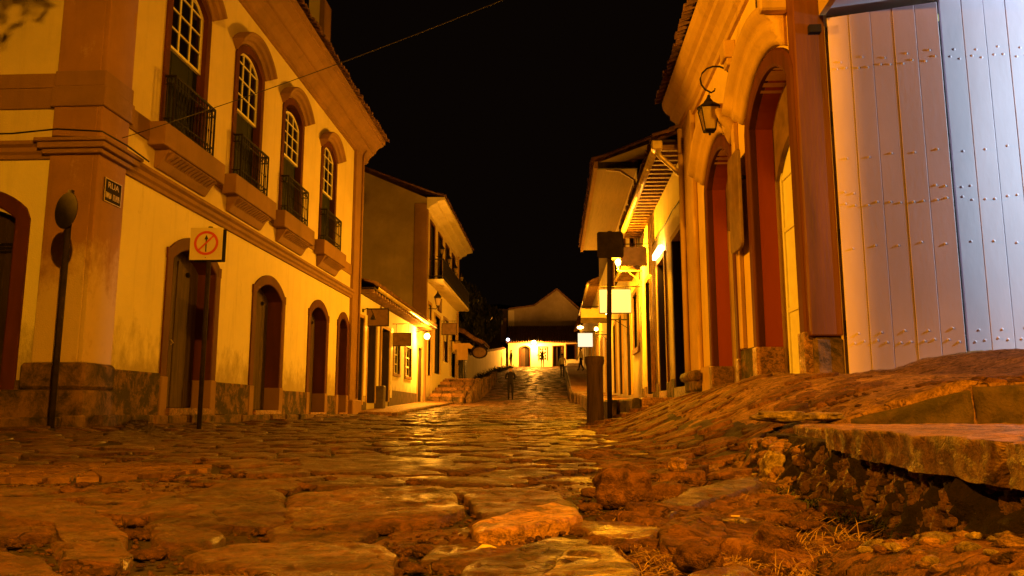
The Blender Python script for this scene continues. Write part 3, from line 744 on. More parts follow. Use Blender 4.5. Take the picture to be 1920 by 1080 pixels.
# ------------------------------------------------------------------ openings: arched doors and sash windows
def leaf_planks(F, a, b, zb, zt, o, parent, mat, n=None, t=0.03, rise=0):
    n = n or max(2, round((b-a)/0.24)); 
    for i in range(n):
        s0 = a+(b-a)*i/n+.004; s1 = a+(b-a)*(i+1)/n-.004; bm = B(); dt = random.uniform(-.004, .004)
        box(bm, F, s0, s1, o-t, o+dt, zb, zt); put('plank', bm, mat, parent, bev=0.003)
def arch_door(F, a, b, zb, zs, rise, parent, w=0.2, fmat='brown', pmat='wood', ofr=0.03, leafo=-0.16, half=0.55, n=5, base=0.5, sill=True, fz=None, rev=-.2, inn=-.25, dbl=False):
    """outer frame a..b; half: share of the opening closed by the far leaf, the rest stands open"""
    bm = B(); ia, ib = a+w, b-w
    sweep(bm, F, ia, ib, zb+base, zs, rise, [(0, rev), (0, ofr-.012), (.02, ofr), (w, ofr), (w, -.02)])
    if dbl:
        for q in ((a-.015, a+.11), (b-.11, b+.015)): box(bm, F, q[0], q[1], -.02, ofr+.004, zs-.03, zs+.14)
    fr = put('door', bm, fmat, parent)
    if base:
        for q in ((a, ia), (ib, b)):
            bm = B(); box(bm, F, q[0]-.01, q[1]+.01, rev, ofr+.02, zb-.1, zb+base); put('jamb_base', bm, 'trim', fr, bev=0.01)
    if sill: bm = B(); box(bm, F, ia+.012, ib-.012, -.3, .10, zb-.12, zb+.02); put('doorstep', bm, 'slab', fr, bev=0.01)
    m = ia+(ib-ia)*(1-half)
    bm = B(); box(bm, F, ia+.001, ib-.001, inn-.01, inn, zb, zs+rise); put('dark_inside', bm, 'black', fr)
    leaf_planks(F, m, ib-.005, zb+.03, zs+rise, leafo, fr, pmat, n)
    if dbl:
        bm = B(); mm = (ia+ib)/2; box(bm, F, mm-.03, mm+.03, leafo+.004, leafo+.022, zb+.04, zs+.1); put('centre_stile', bm, pmat, fr, bev=.004)
        for q in (mm-.35, mm+.35): bm = B(); lathe(bm, F(q, leafo+.01, zs-.12), [(.03, 0), (.05, .04), (.03, .08)], 8); put('peep_hole', bm, 'black', fr)
        bm = B(); tube(bm, [F(mm-.10, leafo+.01, zb+1.05), F(mm-.10, leafo+.05, zb+1.08), F(mm-.10, leafo+.01, zb+1.13)], .010, 5); put('handle', bm, 'gutter', fr)
    return fr
def sash_window(F, a, b, zb, zs, rise, parent, w=0.16, zsash=None, cols=3, rows=3, low='green', omat='brown', lift=0.0, arch=True):
    ia, ib = a+w, b-w; bm = B()
    sweep(bm, F, ia, ib, zb, zs, rise, [(0, -.2), (0, .03), (w, .03), (w, -.02)] if arch else [(0, -.2), (0, .03), (w, .03), (w, -.02)])
    fr = put('window', bm, omat, parent)
    bm = B(); box(bm, F, ia+.001, ib-.001, -.22, -.21, zb, zs+rise); put('dark_inside', bm, 'black', fr)
    z0 = zsash if zsash else zb
    bm = B(); m = 0.045; sa, sb = ia+.01, ib-.01
    if rise > 0: sweep(bm, F, sa+m, sb-m, z0+m, zs-.02-lift, rise*.92, [(0, -.10), (0, -.05), (m, -.05), (m, -.10)])
    else: sweep(bm, F, sa+m, sb-m, z0+m, zs-m, 0, [(0, -.10), (0, -.05), (m, -.05), (m, -.10)])
    box(bm, F, sa, sb, -.10, -.048, z0, z0+m)
    zr = zs-.02-lift if rise > 0 else zs-m
    for k in range(1, cols):
        s = sa+m+(sb-sa-2*m)*k/cols; u = (s-(sa+sb)/2)/((sb-sa)/2); box(bm, F, s-.011, s+.011, -.092, -.056, z0+m, zr+rise*.92*max(0, 1-u*u)*.97)
    nr = rows
    for k in range(1, nr+1):
        z = z0+m+(zr-z0-m)*k/nr
        if k == nr and rise <= 0: continue
        box(bm, F, sa+m, sb-m, -.093, -.057, z-.011, z+.011)
    put('sash', bm, 'whitep', fr)
    for i in range(cols):
        for k in range(nr+(1 if rise > 0 else 0)):
            s0 = sa+m+(sb-sa-2*m)*i/cols+.006; s1 = sa+m+(sb-sa-2*m)*(i+1)/cols-.006
            za = z0+m+(zr-z0-m)*k/nr+.004; zc = z0+m+(zr-z0-m)*(k+1)/nr-.004 if k < nr else zr+rise*.9*(1 if i == cols//2 else .7)
            bm = B(); box(bm, F, s0, s1, -.078, -.074, za, zc); put('pane', bm, 'glass', fr)
    if zsash:
        leaf_planks(F, ia+.005, ib-.005, zb+.02, z0-.002, -.11, fr, low, 4, .03)
    return fr
def balcony(F, a, b, z, parent, p=0.19, rh=0.86, slab=(0.25, 0.36), ov=0.33):
    bm = B(); box(bm, F, a-ov, b+ov, 0, slab[0]+.02, z-slab[1], z); bl = put('balcony', bm, 'trim', parent, bev=0.012)
    bm = B(); extr(bm, F, [(0, z-slab[1]-.28), (.05, z-slab[1]-.28), (.08, z-slab[1]-.24), (slab[0]-.02, z-slab[1]-.001), (0, z-slab[1]-.001)], a-.12, b+.12)
    put('corbel', bm, 'trim', bl, bev=0.006)
    n = 13
    for i in range(n):
        s = a-.05+(b-a+.1)*(i+.5)/n; bm = B()
        v = [F(s-.05, .075, z-slab[1]-.20), F(s+.03, .075, z-slab[1]-.20), F(s+.06, slab[0]+.035, z-slab[1]-.06), F(s-.02, slab[0]+.035, z-slab[1]-.06),
             F(s-.05, .04, z-slab[1]-.16), F(s+.03, .04, z-slab[1]-.16), F(s+.06, slab[0]-.05, z-slab[1]), F(s-.03, slab[0]-.05, z-slab[1])]
        hexa(bm, v); put('carved_leaf', bm, 'trim', bl)
    bm = B(); r = .011
    path = [F(a, 0, z+rh), F(a, p, z+rh), F(b, p, z+rh), F(b, 0, z+rh)]
    for q0, q1 in zip(path, path[1:]):
        for dz, rr in ((0, .020), (-.13, .009), (-rh+.05, .012), (-rh+.18, .009)):
            tube(bm, [q0+Vector((0, 0, dz)), q1+Vector((0, 0, dz))], rr, 6)
    def bar(P, r, top=rh): tube(bm, [P, P+Vector((0, 0, top))], r, 5, cap=False); 
    def scroll(c, d, rad_):
        tube(bm, [c + d*math.cos(t*.7)*rad_ + Vector((0, 0, math.sin(t*.7)*rad_)) for t in range(10)], .006, 4, cap=False)
    nb = round((b-a)/.105)
    for i in range(nb+1):
        s = a+(b-a)*i/nb; bar(F(s, p, z+.04), .018 if i in (0, nb) else .0085, rh-.04)
        if i < nb:
            for zz in (.12, rh-.065): scroll(F(s+(b-a)/nb/2, p, z+zz), F.ds, .043)
        if 0 < i < nb: lathe(bm, F(s, p, z+rh*.5-.03), [(.008, 0), (.016, .03), (.008, .06)], 5)
    for s in (a, b):
        for k in (.33, .66): bar(F(s, p*k, z+.04), .0085, rh-.04)
        for zz in (.12, rh-.065): scroll(F(s, p*.5, z+zz), F.do, .05)
    put('railing', bm, 'iron', bl)
    return bl
HOODP = [(0, 0), (0, .05), (.05, .09), (.07, .14), (.13, .17), (.16, .22), (.20, .23), (.22, .20), (.22, 0)]
# ------------------------------------------------------------------ left house
FARL = 23.95
L1 = thing('corner_townhouse', 'two-storey cream townhouse with four arched balcony windows on the left corner', 'house', (-6, Y0, 0))
D1 = [(11.88, 13.86, 0.26, 2.62, 0.26), (15.45, 17.36, 0.23, 2.60, 0.26), (19.1, 20.84, 0.18, 2.58, 0.26), (21.72, 22.98, 0.17, 2.60, 0.22)]
wd = 0.2
bm = B(); wall(bm, LF, Y0+.05, FARL, -0.3, 3.60, .45, [(a+wd-.005, b-wd+.005, zb-.12, zs, r) for a, b, zb, zs, r in D1]); put('lower_wall', bm, 'cream', L1)
W1 = [(11.36, 12.90), (14.02, 15.50), (16.68, 18.18), (19.66, 21.14)]
ww = 0.15
bm = B(); wall(bm, LF, Y0+.05, FARL, 3.60, 8.4, .35, [(a+ww-.005, b-ww+.005, 4.5, 6.98, .24) for a, b in W1]); put('upper_wall', bm, 'upper', L1)
for i, (a, b, zb, zs, r) in enumerate(D1):
    arch_door(LF, a, b, zb, zs, r, L1, w=wd, half=1, n=(5, 4, 4, 3)[i], leafo=-.29, rev=-.30, inn=-.40, dbl=True)
for i, (a, b) in enumerate(W1):
    fr = sash_window(LF, a, b, 4.5, 6.98, .24, L1, w=ww, zsash=5.95, lift=0.0 if i != 2 else 0.16)
    bm = B(); sweep(bm, LF, a-.02, b+.02, 0, 7.03, .36, HOODP, jambs=False, n=14); put('hood_mould', bm, 'trim', L1)
    balcony(LF, a+.06, b-.03, 4.5, L1, ov=.36)
# body: other walls
bm = B(); box(bm, WORLD, -18, -6.5, Y0+.36, Y0+.5, -.3, 8.4); box(bm, WORLD, -18, -6.36, FARL-.3, FARL, -.3, 8.4); box(bm, WORLD, -18, -17.8, Y0+.6, FARL-.4, -.3, 8.4); put('back_wall', bm, 'upper', L1)
DL_ = (-8.3, -6.82, 0.15, 2.72, 0.22)
bm = B(); wall(bm, LC, -18, -6.0, -.3, 3.60, .35, [(DL_[0]+.18, DL_[1]-.18, .1, 2.72, .16)]); put('lower_wall', bm, 'cream', L1)
bm = B(); wall(bm, LC, -18, -6.0, 3.60, 8.4, .35); put('upper_wall', bm, 'upper', L1)
fr = arch_door(LC, *DL_, L1, w=.2, fmat='brown', pmat='dwood', half=1, n=5, base=.35)
bm = B()
for k in range(9):
    for j in range(3): box(bm, LC, -7.35+k*.03, -7.335+k*.03, -.15, -.13, 2.3+j*.05, 2.33+j*.05)
put('grille', bm, 'iron', fr)
# pilasters, plinths, bands, cornice
pl = thing('tmp', None, None); bpy.data.objects.remove(pl)
bm = B(); box(bm, LF, Y0-.072, 10.44, 0, .07, .84, 8.1); put('corner_pilaster', bm, 'trimworn', L1, bev=0.01)
bm = B(); box(bm, LC, -6.60, -6.002, 0, .07, .84, 8.1); put('corner_pilaster', bm, 'trimworn', L1, bev=0.01)
bm = B(); box(bm, LF, 23.0, 23.98, -.15, .09, .55, 8.1); put('far_pilaster', bm, 'trim', L1, bev=0.01)
bm = B(); box(bm, LF, 22.98, 24.04, -.15, .20, -.2, .55); put('pilaster_base', bm, 'trim', L1, bev=0.03)
bm = B(); box(bm, WORLD, -6.95, -5.86, Y0-.14, 10.52, -.2, .50); put('pilaster_base', bm, 'base', L1, bev=0.03)
bm = B(); box(bm, WORLD, -6.72, -5.88, Y0-.12, 10.48, .505, .84); put('pilaster_base', bm, 'base', L1, bev=0.04)
SCP = [(0, 3.52), (.05, 3.52), (.06, 3.57), (.10, 3.60), (.10, 3.66), (.15, 3.69), (.15, 3.74), (0, 3.76)]
bm = B(); extr(bm, LF, SCP, 10.44, 23.0); put('string_course', bm, 'trim', L1)
bm = B(); extr(bm, LC, SCP, -18, -6.6); put('string_course', bm, 'trim', L1)
for F_, q0, q1 in ((LF, Y0-.07, 10.50),):
    bm = B(); box(bm, WORLD, -6.66, -5.86, Y0-.15, 10.5, 3.56, 3.62); box(bm, WORLD, -6.70, -5.80, Y0-.20, 10.55, 3.622, 3.70); box(bm, WORLD, -6.73, -5.76, Y0-.24, 10.58, 3.702, 3.75); put('string_course', bm, 'trim', L1, bev=.008)
bm = B(); box(bm, WORLD, -6.63, -5.89, Y0-.11, 10.48, 4.22, 4.50); box(bm, WORLD, -6.61, -5.91, Y0-.09, 10.46, 4.502, 4.72); put('band', bm, 'trim', L1, bev=.01)
bm = B(); box(bm, WORLD, -5.88, -5.895, 23.0, 24.02, 3.5, 3.78); bm.free()
xs_ = [10.48] + sum([[a-.30, b+.33] for a, b in W1], []) + [23.0]
for i in range(0, len(xs_), 2):
    if xs_[i+1] > xs_[i]+.02: bm = B(); box(bm, LF, xs_[i], xs_[i+1]-.002, 0, .035, 4.2, 4.5); put('band', bm, 'trim', L1)
bm = B(); box(bm, LC, -18, -6.63, 0, .04, 4.22, 4.5); box(bm, LC, -18, -6.63, 0, .055, 4.502, 4.7); put('band', bm, 'trim', L1)
# plinth between doors
segs = [10.52]
for a, b, *_ in D1: segs += [a-.01, b+.01]
segs += [22.98]
for i in range(0, len(segs), 2):
    bm = B(); box(bm, LF, segs[i]+.002, segs[i+1]-.002, 0, .035, -.2, (.80, .74, .68, .64, .60)[i//2]); put('plinth', bm, 'mould', L1, bev=.01)
bm = B(); box(bm, LC, -6.80, -6.73, 0, .05, -.2, .62); put('plinth', bm, 'base', L1)
CP = [(0, 8.02), (.05, 8.02), (.05, 8.06), (.10, 8.08), (.10, 8.14), (.13, 8.20), (.19, 8.27), (.28, 8.33), (.28, 8.37), (.33, 8.38), (.36, 8.46), (.44, 8.55), (.58, 8.61), (.58, 8.66), (.64, 8.67), (.64, 8.78), (0, 8.78)]
bm = B(); extr(bm, LF, CP, Y0-.6, FARL+.45); put('cornice', bm, 'trim', L1)
bm = B(); extr(bm, LC, CP, -18, -6.02); put('cornice', bm, 'trim', L1)
bm = B(); tube(bm, [(-5.8, 23.75, 8.35), (-5.87, 23.72, 8.1), (-5.88, 23.7, 7.8), (-5.88, 23.7, 0.6)], .035, 8); put('downpipe', bm, 'trim', L1, True)
tiles_row(L1, LF, Y0-.6, FARL+.5, .74, 8.80, .13)
roof_sheet(LF, Y0-.6, FARL+.5, .55, 8.84, 6, 2.6, L1)
roof_sheet(LC, -18, -5.5, .55, 8.84, 6, 2.6, L1)
bm = B(); box(bm, WORLD, -7.35, -7.0, 22.3, 22.9, 9.2, 12.6); ch = put('chimney', bm, 'upper', L1)
bm = B(); box(bm, WORLD, -6.999, -6.85, 22.25, 22.95, 9.3, 12.6); put('quoin', bm, 'trim', ch)
# kerb stones in front of the left house
kb = bpy.data.objects.new('pavement_left', None); COL.objects.link(kb); tag(kb, 'raised kerb along the left house', 'kerb', kind='structure')
s = 10.0
while s < 23.6:
    L = random.uniform(.35, .8); z = lerp([(9, .19), (14, .17), (24, .13)], s); bm = B()
    box(bm, LF, s, s+L-.02, .05, .26+random.uniform(-.03, .04), -.15, z+random.uniform(-.012, .012)); o = put('kerb_stone', bm, 'base', kb, bev=.02); s += L
x = -12.0
while x < -5.9:
    L = random.uniform(.4, .9); bm = B(); box(bm, LC, x, min(x+L, -5.75)-.02, .15, .42+random.uniform(-.03, .04), -.15, .17+random.uniform(-.015, .015)); put('kerb_stone', bm, 'base', kb, bev=.02); x += L
# street name plate
spl = thing('street_sign', 'small dark enamel street name plate on the corner pilaster', 'sign', (-5.92, 10.05, 3.1))
bm = B(); box(bm, LF, 9.93, 10.34, .071, .085, 2.98, 3.30); put('plate', bm, 'sigd', spl)
bm = B()
for q in ((9.93, 9.942, 2.98, 3.30), (10.328, 10.34, 2.98, 3.30), (9.942, 10.328, 2.98, 2.992), (9.942, 10.328, 3.288, 3.30)): box(bm, LF, q[0], q[1], .085, .09, q[2], q[3])
put('rim', bm, 'enam', spl)
def text(s, size, F_mat, loc, parent, mat, sx=1.0, name='lettering'):
    cu = bpy.data.curves.new('t', 'FONT'); cu.body = s; cu.size = size; cu.extrude = 0.002; cu.align_x = 'CENTER'; cu.align_y = 'CENTER'
    t = bpy.data.objects.new('t', cu); COL.objects.link(t); bpy.context.view_layer.update()
    dg = bpy.context.evaluated_depsgraph_get(); me = bpy.data.meshes.new_from_object(t.evaluated_get(dg))
    bpy.data.objects.remove(t); me.materials.clear(); me.materials.append(M[mat])
    o = bpy.data.objects.new(name, me); COL.objects.link(o); o.parent = parent
    R_ = F_mat.copy(); R_ = R_ @ Matrix.Diagonal((sx, 1, 1, 1)); R_.translation = Vector(loc)-WL(parent); o.matrix_local = R_; return o
def basis(x, z):                        # text plane: x axis, up, normal
    x = Vector(x); z = Vector(z); y = z.cross(x); return Matrix(((x.x, y.x, z.x, 0), (x.y, y.y, z.y, 0), (x.z, y.z, z.z, 0), (0, 0, 0, 1)))
BL = basis((0, 1, 0), (1, 0, 0))
text('RUA', .115, BL, (-5.913, 10.135, 3.215), spl, 'enam', 1.2)
bm = B(); yy = 9.965
while yy < 10.30:                        # the worn second line, not legible in the photograph
    ww_ = random.choice((.012, .016, .020)); 
    if not 10.10 < yy < 10.125: box(bm, LF, yy, yy+.006, .0852, .088, 3.035, 3.115); box(bm, LF, yy+.006, yy+ww_, .0852, .088, random.choice((3.035, 3.07, 3.105)), random.choice((3.045, 3.08, 3.115))+.001)
    yy += ww_+.006
tag(put('worn_lettering', bm, 'enam', spl), kind='stuff')
# cable along the string course, and the wire over the street
cw = B(); tube(cw, [(-14, Y0-.28, 3.80), (-7, Y0-.27, 3.79), (-6.4, Y0-.27, 3.84), (-5.8, Y0-.26, 3.80), (-5.74, 10.1, 3.78), (-5.7, 10.6, 3.72)], .012, 5)
tag(put('facade_cable', cw, 'iron'), 'thin cable running along the ledge of the cream corner house', 'cable')
cw = B(); A_, C_ = Vector((-5.74, 9.95, 3.84)), Vector((2.2, 9.0, 6.35)); pts_ = []
for i in range(25):
    t = i/24; p = A_.lerp(C_, t); p.z -= .28*4*t*(1-t)*.5; pts_.append(p)
tube(cw, pts_, .0055, 5); tag(put('street_cable', cw, 'iron'), 'thin black cable slung across the street from the corner house', 'cable')
# ------------------------------------------------------------------ signs on the left
s1 = thing('round_sign', 'round sign seen from behind on a dark pole at the left corner', 'road sign', (-5.60, 8.75, 0.03))
bm = B(); tube(bm, [(-5.61, 8.75, -.1), (-5.61, 8.75, 2.78)], .035, 10); put('pole', bm, 'pole', s1, True)
cs, sn = math.cos(math.radians(154.7)), math.sin(math.radians(154.7))
FD = Face((-5.61, 8.75, 0), (cs, sn, 0), (sn, -cs, 0)); bm = B(); P, _ = [], 0
prism(bm, FD, [(.21*math.cos(k*math.pi/16), 2.53+.215*math.sin(k*math.pi/16)) for k in range(32)], -.045, -.037); put('sign_plate', bm, 'sigd', s1)
bm = B(); box(bm, FD, -.018, .018, -.038, -.03, 2.36, 2.70); put('bracket', bm, 'iron', s1)
s2 = thing('no_entry_ahead_sign', 'square white sign with a crossed-out up arrow in a red ring', 'road sign', (-4.62, 10.3, 0))
bm = B(); tube(bm, [(-4.63, 10.33, -.1), (-4.63, 10.33, 2.70)], .030, 10); put('pole', bm, 'pole', s2, True)
FS = Face((-4.655, 10.28, 0), (1, .02, 0), (.02, -1, 0))
bm = B(); box(bm, FS, -.22, .22, 0, .006, 2.235, 2.675); put('sign_plate', bm, 'sigw', s2)
bm = B(); box(bm, FS, -.185, .245, -.062, -.056, 2.215, 2.665); put('back_plate', bm, 'sigblk', s2)
bm = B(); sweep(bm, FS, -.001, .001, 0, 2.46, 0.0, [(0, 0)], jambs=False) if False else None
def ring(bm, F, cs_, cz, r0, r1, o0, o1, n=40):
    V = []
    for k in range(n):
        t = 2*math.pi*k/n; V.append([bm.verts.new(F(cs_+math.cos(t)*r, o, cz+math.sin(t)*r)) for r, o in ((r0, o0), (r0, o1), (r1, o1), (r1, o0))])
    for k in range(n):
        a, b = V[k], V[(k+1) % n]
        for j in range(4): bm.faces.new((a[j], a[(j+1) % 4], b[(j+1) % 4], b[j]))
    return bm
ring(bm, FS, 0, 2.465, .132, .165, .0065, .0095)
prism(bm, FS, [(-.104, 2.377), (-.088, 2.361), (.104, 2.553), (.088, 2.569)], .010, .0125); put('red_ring', bm, 'sigred', s2)
bm = B(); box(bm, FS, -.0085, .0085, .0065, .0085, 2.345, 2.52); prism(bm, FS, [(-.026, 2.515), (.026, 2.515), (0, 2.578)], .0066, .0086); put('arrow', bm, 'sigblk', s2)
bm = B(); box(bm, FS, -.005, .005, .0065, .0075, 2.26, 2.27); put('mark', bm, 'sigblk', s2)
# ------------------------------------------------------------------ house behind the camera on the right (carries the street lamp)
R0 = thing('corner_house', 'plain house behind the camera on the right corner', 'house', (2.45, 0, 0))
bm = B(); box(bm, WORLD, 2.45, 12, -14, 0.0, -.5, 7); put('wall', bm, 'cream2', R0)
# ------------------------------------------------------------------ right house with the tall arches
R1 = thing('arched_house', 'ochre house with two tall arched doors under heavy moulded hoods on the right', 'house', (2.5, 7.8, 0))
DA = (7.88, 9.94, 0.58, 3.72, 0.42); DB = (10.70, 12.72, 0.50, 3.72, 0.42)
bm = B(); wall(bm, RF, 7.99, 14.6, -.2, 5.5, .45, [(a+.19, b-.19, zb-.1, zs, r-.06) for a, b, zb, zs, r in (DA, DB)]); put('wall', bm, 'ochre', R1)
HR = [(0, 0), (0, .07), (.05, .11), (.09, .10), (.13, .15), (.20, .17), (.23, .14), (.27, .19), (.34, .25), (.40, .26), (.42, .22), (.42, 0)]
for i, (a, b, zb, zs, r) in enumerate((DA, DB)):
    bm = B(); sweep(bm, RF, a+.2, b-.2, zb+.42, zs, r-.06, [(0, -.04), (0, .045), (.03, .06), (.17, .06), (.20, .04), (.20, -.02)], n=16)
    fr = put('door', bm, 'brown', R1)
    bm = B(); sweep(bm, RF, a+.2, b-.2, zb+.42, zs, r-.06, [(0, -.25), (0, -.042), (.1, -.042), (.1, -.25)], n=16); put('reveal', bm, 'red', fr)
    for q in ((a, a+.2), (b-.2, b)):
        bm = B(); box(bm, RF, q[0]-.008, q[1]+.008, -.26, .075, zb-.2, zb+.42); put('jamb_base', bm, 'slab', fr, bev=.012)
    ia, ib = a+.2, b-.2
    # inner lining: brown panel over white arched leaves
    bm = B(); P, _ = arc(ia+.02, ib-.02, 3.05, .40, 14)
    prism(bm, RF, [(ib-.003, 4.2), (ib-.003, 3.05)] + P[::-1] + [(ia+.003, 3.05), (ia+.003, 4.2)], -.32, -.26); put('arched_panel', bm, 'sigb', fr)
    for q in ((ia+.02, (ia+ib)/2-.004), ((ia+ib)/2+.004, ib-.02)):
        bm = B(); box(bm, RF, q[0], q[1], -.345, -.325, zb-.05, 3.5); lf = put('white_leaf', bm, 'whitep', fr)
        for z0_, z1_ in ((.75, 1.35), (1.5, 2.3), (2.42, 3.0)):
            bm = B(); box(bm, RF, q[0]+.08, q[1]-.08, -.324, -.312, z0_, z1_); put('leaf_panel', bm, 'whitep', lf) if False else bm.free()
        bm = B()
        for z_ in (.62, 1.4, 2.38, 3.02): box(bm, RF, q[0]+.07, q[1]-.07, -.324, -.305, z_, z_+.05)
        box(bm, RF, q[0], q[0]+.065, -.324, -.303, zb, 3.4); box(bm, RF, q[1]-.065, q[1], -.324, -.303, zb, 3.4); put('leaf_rail', bm, 'whitep', fr)
    bm = B(); sweep(bm, RF, a-.01, b+.01, 0, zs+.14, r+.02, HR, jambs=False, n=20)
    if i == 0:
        res = bmesh.ops.bisect_plane(bm, geom=bm.verts[:]+bm.edges[:]+bm.faces[:], plane_co=(0, 8.12, 0), plane_no=(0, 1, 0), clear_inner=True)
        bmesh.ops.contextual_create(bm, geom=[e for e in res['geom_cut'] if isinstance(e, bmesh.types.BMEdge)])
    put('hood_mould', bm, 'otrim', R1, True)
    bm = B(); box(bm, RF, ia+.01, ib-.01, -.3, .25, zb-.2, zb-.03); put('doorstep', bm, 'slab', fr, bev=.01)
bm = B(); box(bm, RF, 8.0, 8.13, 0, .30, 4.42, 4.92); put('hood_keystone', bm, 'otrim', R1, bev=.02)
# dwarf plinth, pilasters
for q0, q1 in ((9.97, 10.67), (12.74, 13.6)):
    bm = B(); box(bm, RF, q0, q1, 0, .05, -.1, 1.02 if q0 < 11 else .95); put('plinth', bm, 'mould' if q0 < 11 else 'otrim', R1, bev=.01)
bm = B(); box(bm, RF, 10.46, 10.60, 0, .07, 1.03, 4.9); box(bm, RF, 10.42, 10.64, 0, .12, 4.9, 5.0); box(bm, RF, 10.40, 10.66, 0, .16, 5.0, 5.25); put('slim_pilaster', bm, 'otrim', R1, bev=.012)
bm = B(); box(bm, RF, 9.2, 9.23, 0, .02, 4.95, 5.5); put('wall_seam', bm, 'dado', R1)
bm = B(); box(bm, RF, 13.55, 14.5, 0, .09, .9, 5.5); put('corner_pilaster', bm, 'otrim', R1, bev=.02)
bm = B(); box(bm, RF, 13.45, 14.62, 0, .20, -.1, .55); box(bm, RF, 13.50, 14.56, 0, .17, .55, .78); put('pilaster_base', bm, 'base', R1, bev=.04)
bm = B(); tube(bm, [RF(13.4, .16, .82), RF(14.6, .16, .82)], .09, 8); put('pilaster_base', bm, 'base', R1, True)
bm = B(); tube(bm, [RF(14.35, .14, .9), RF(14.35, .14, 5.4)], .05, 8); put('downpipe', bm, 'otrim', R1, True)
RCP = [(0, 5.38), (.05, 5.38), (.06, 5.46), (.12, 5.50), (.13, 5.58), (.17, 5.66), (.25, 5.72), (.26, 5.80), (.32, 5.84), (.38, 5.92), (.40, 6.0), (.40, 6.06), (0, 6.06)]
bm = B(); extr(bm, RF, RCP, 7.75, 14.72); put('cornice', bm, 'otrim', R1)
tiles_row(R1, RF, 7.6, 14.8, .52, 6.10, .13)
roof_sheet(RF, 7.6, 14.8, .40, 6.15, 5, 2.2, R1)
bm = B(); box(bm, WORLD, 2.5, 12, 14.2, 14.6, -.2, 6.0); put('side_wall', bm, 'ochre', R1)
# corner post, cross face of the house
bm = B(); box(bm, WORLD, 2.465, 2.77, 7.78, 8.00, .95, 5.5); put('corner_post', bm, 'postp', R1, bev=.012)
bm = B(); box(bm, WORLD, 2.50, 2.78, 7.80, 8.02, -.1, .94); put('post_base', bm, 'base', R1, bev=.03)
bm = B(); box(bm, WORLD, 2.771, 2.825, 7.86, 8.0, -.1, 4.35); put('door_stop', bm, 'ochre', R1)
for z in (1.0, 1.9, 3.1, 4.0):
    bm = B(); tube(bm, [(2.805, 7.80, z-.05), (2.805, 7.80, z+.10)], .012, 6); put('hinge', bm, 'iron', R1)
bm = B(); box(bm, WORLD, 2.78, 12, 7.95, 8.4, 4.40, 6.0); put('front_wall', bm, 'ochre', R1)
bm = B(); box(bm, WORLD, 4.9, 12, 7.9, 8.4, -.2, 4.39); put('front_wall', bm, 'ochre', R1)
bm = B(); box(bm, WORLD, 2.79, 4.9, 8.3, 8.4, -.2, 4.39); put('dark_inside', bm, 'black', R1)
bm = B(); box(bm, WORLD, 2.79, 6.5, 7.15, 7.94, 4.30, 4.36); put('canopy_board', bm, 'leafp', R1)
bm = B(); box(bm, WORLD, 2.72, 2.785, 7.1, 7.77, 4.22, 4.62); box(bm, WORLD, 2.79, 6.5, 7.1, 7.148, 4.27, 4.62); put('canopy_beam', bm, 'otrim', R1)
bm = B(); box(bm, WORLD, 2.6, 2.72, 7.72, 7.775, 4.02, 4.10); put('post_bracket', bm, 'iron', R1)
# folding plank door
def plank_leaf(x0, y0, hd, n, label, zb, zt, w_=.2, twist=0):
    c, s = math.sin(math.radians(hd)), math.cos(math.radians(hd))
    F = Face((x0, y0, 0), (c, s, 0), (s, -c, 0)); F.do = Vector((s, -c, 0))
    if F.do.y > 0: F.do = -F.do
    t = thing('door_leaf', label, 'door', (x0, y0, zb), 'tall folding door leaves of pale planks')
    for i in range(n):
        v = B(); a, b = i*w_+.0015, (i+1)*w_-.0015; th_ = (.041 if i % 2 else .0392)+random.uniform(-.0004, .0004)
        hexa(v, [F(a, 0, zb), F(b, 0, zb), F(b, th_, zb), F(a, th_, zb), F(a, 0, zt+.004*i), F(b, 0, zt+.004*i+.003), F(b, th_, zt+.004*i+.003), F(a, th_, zt+.004*i)])
        put('plank', v, 'leafp', t, bev=.0035)
    bm = B()
    for z in (zb+.35, zb+1.75, zb+3.1): box(bm, F, .02, n*w_-.02, -.03, -.002, z, z+.14)
    put('back_rail', bm, 'leafp', t)
    bm = B()
    for z, k in ((zb+.38, 2), (zb+.48, 1), (zb+1.30, 1), (zb+1.72, 2), (zb+1.84, 0), (zb+2.2, 1), (zb+3.12, 2), (zb+3.2, 1)):
        for i in range(n):
            for q in ((.30, .72) if k == 2 else ((.5,) if k == 1 else ((.3, .7) if i in (0, n-1) else ()))):
                P = F((i+q)*w_, .0412 if i % 2 else .0395, z+random.uniform(-.02, .02)); V_, F_ = ico(2); out = [bm.verts.new(P + F.ds*(q_.x*.0125) + F.do*(q_.y*.00625) + Vector((0, 0, q_.z*.0125))) for q_ in V_]
                for f_ in F_: bm.faces.new([out[k_] for k_ in f_])
    tag(put('rivets', bm, 'leafp', t, True), kind='stuff')
    return t, F
plank_leaf(2.80, 7.79, 104, 5, 'mauve door leaf of riveted vertical planks hinged on the brown corner post', .50, 4.18, .201)
plank_leaf(3.80, 7.565, 93.5, 7, 'bluish pale door leaf of riveted planks at the right edge', .50, 4.27, .2)
slp = thing('shop_lamp', 'shaded cool white lamp down the side street, out of frame', 'lamp', (7, 6.35, 3.2))
bm = B(); box(bm, WORLD, 6.78, 6.80, 5.9, 6.4176, 2.7, 3.7); put('side_light_blocker', bm, 'iron', slp)  # added plate, keeps the blue light off the left house and post
bm = B(); box(bm, WORLD, 6.86, 7.2, 6.1, 6.42, 2.96, 2.98); put('lower_light_blocker', bm, 'iron', slp)  # added plate, keeps the blue light off the ground
bm = B(); box(bm, WORLD, 6.9, 7.1, 5.8, 5.9, 2.7, 3.7); tube(bm, [(7, 5.85, 3.7), (7, 5.9, 4.5), (7, 7.9, 4.6)], .02, 6); put('arm', bm, 'iron', slp)
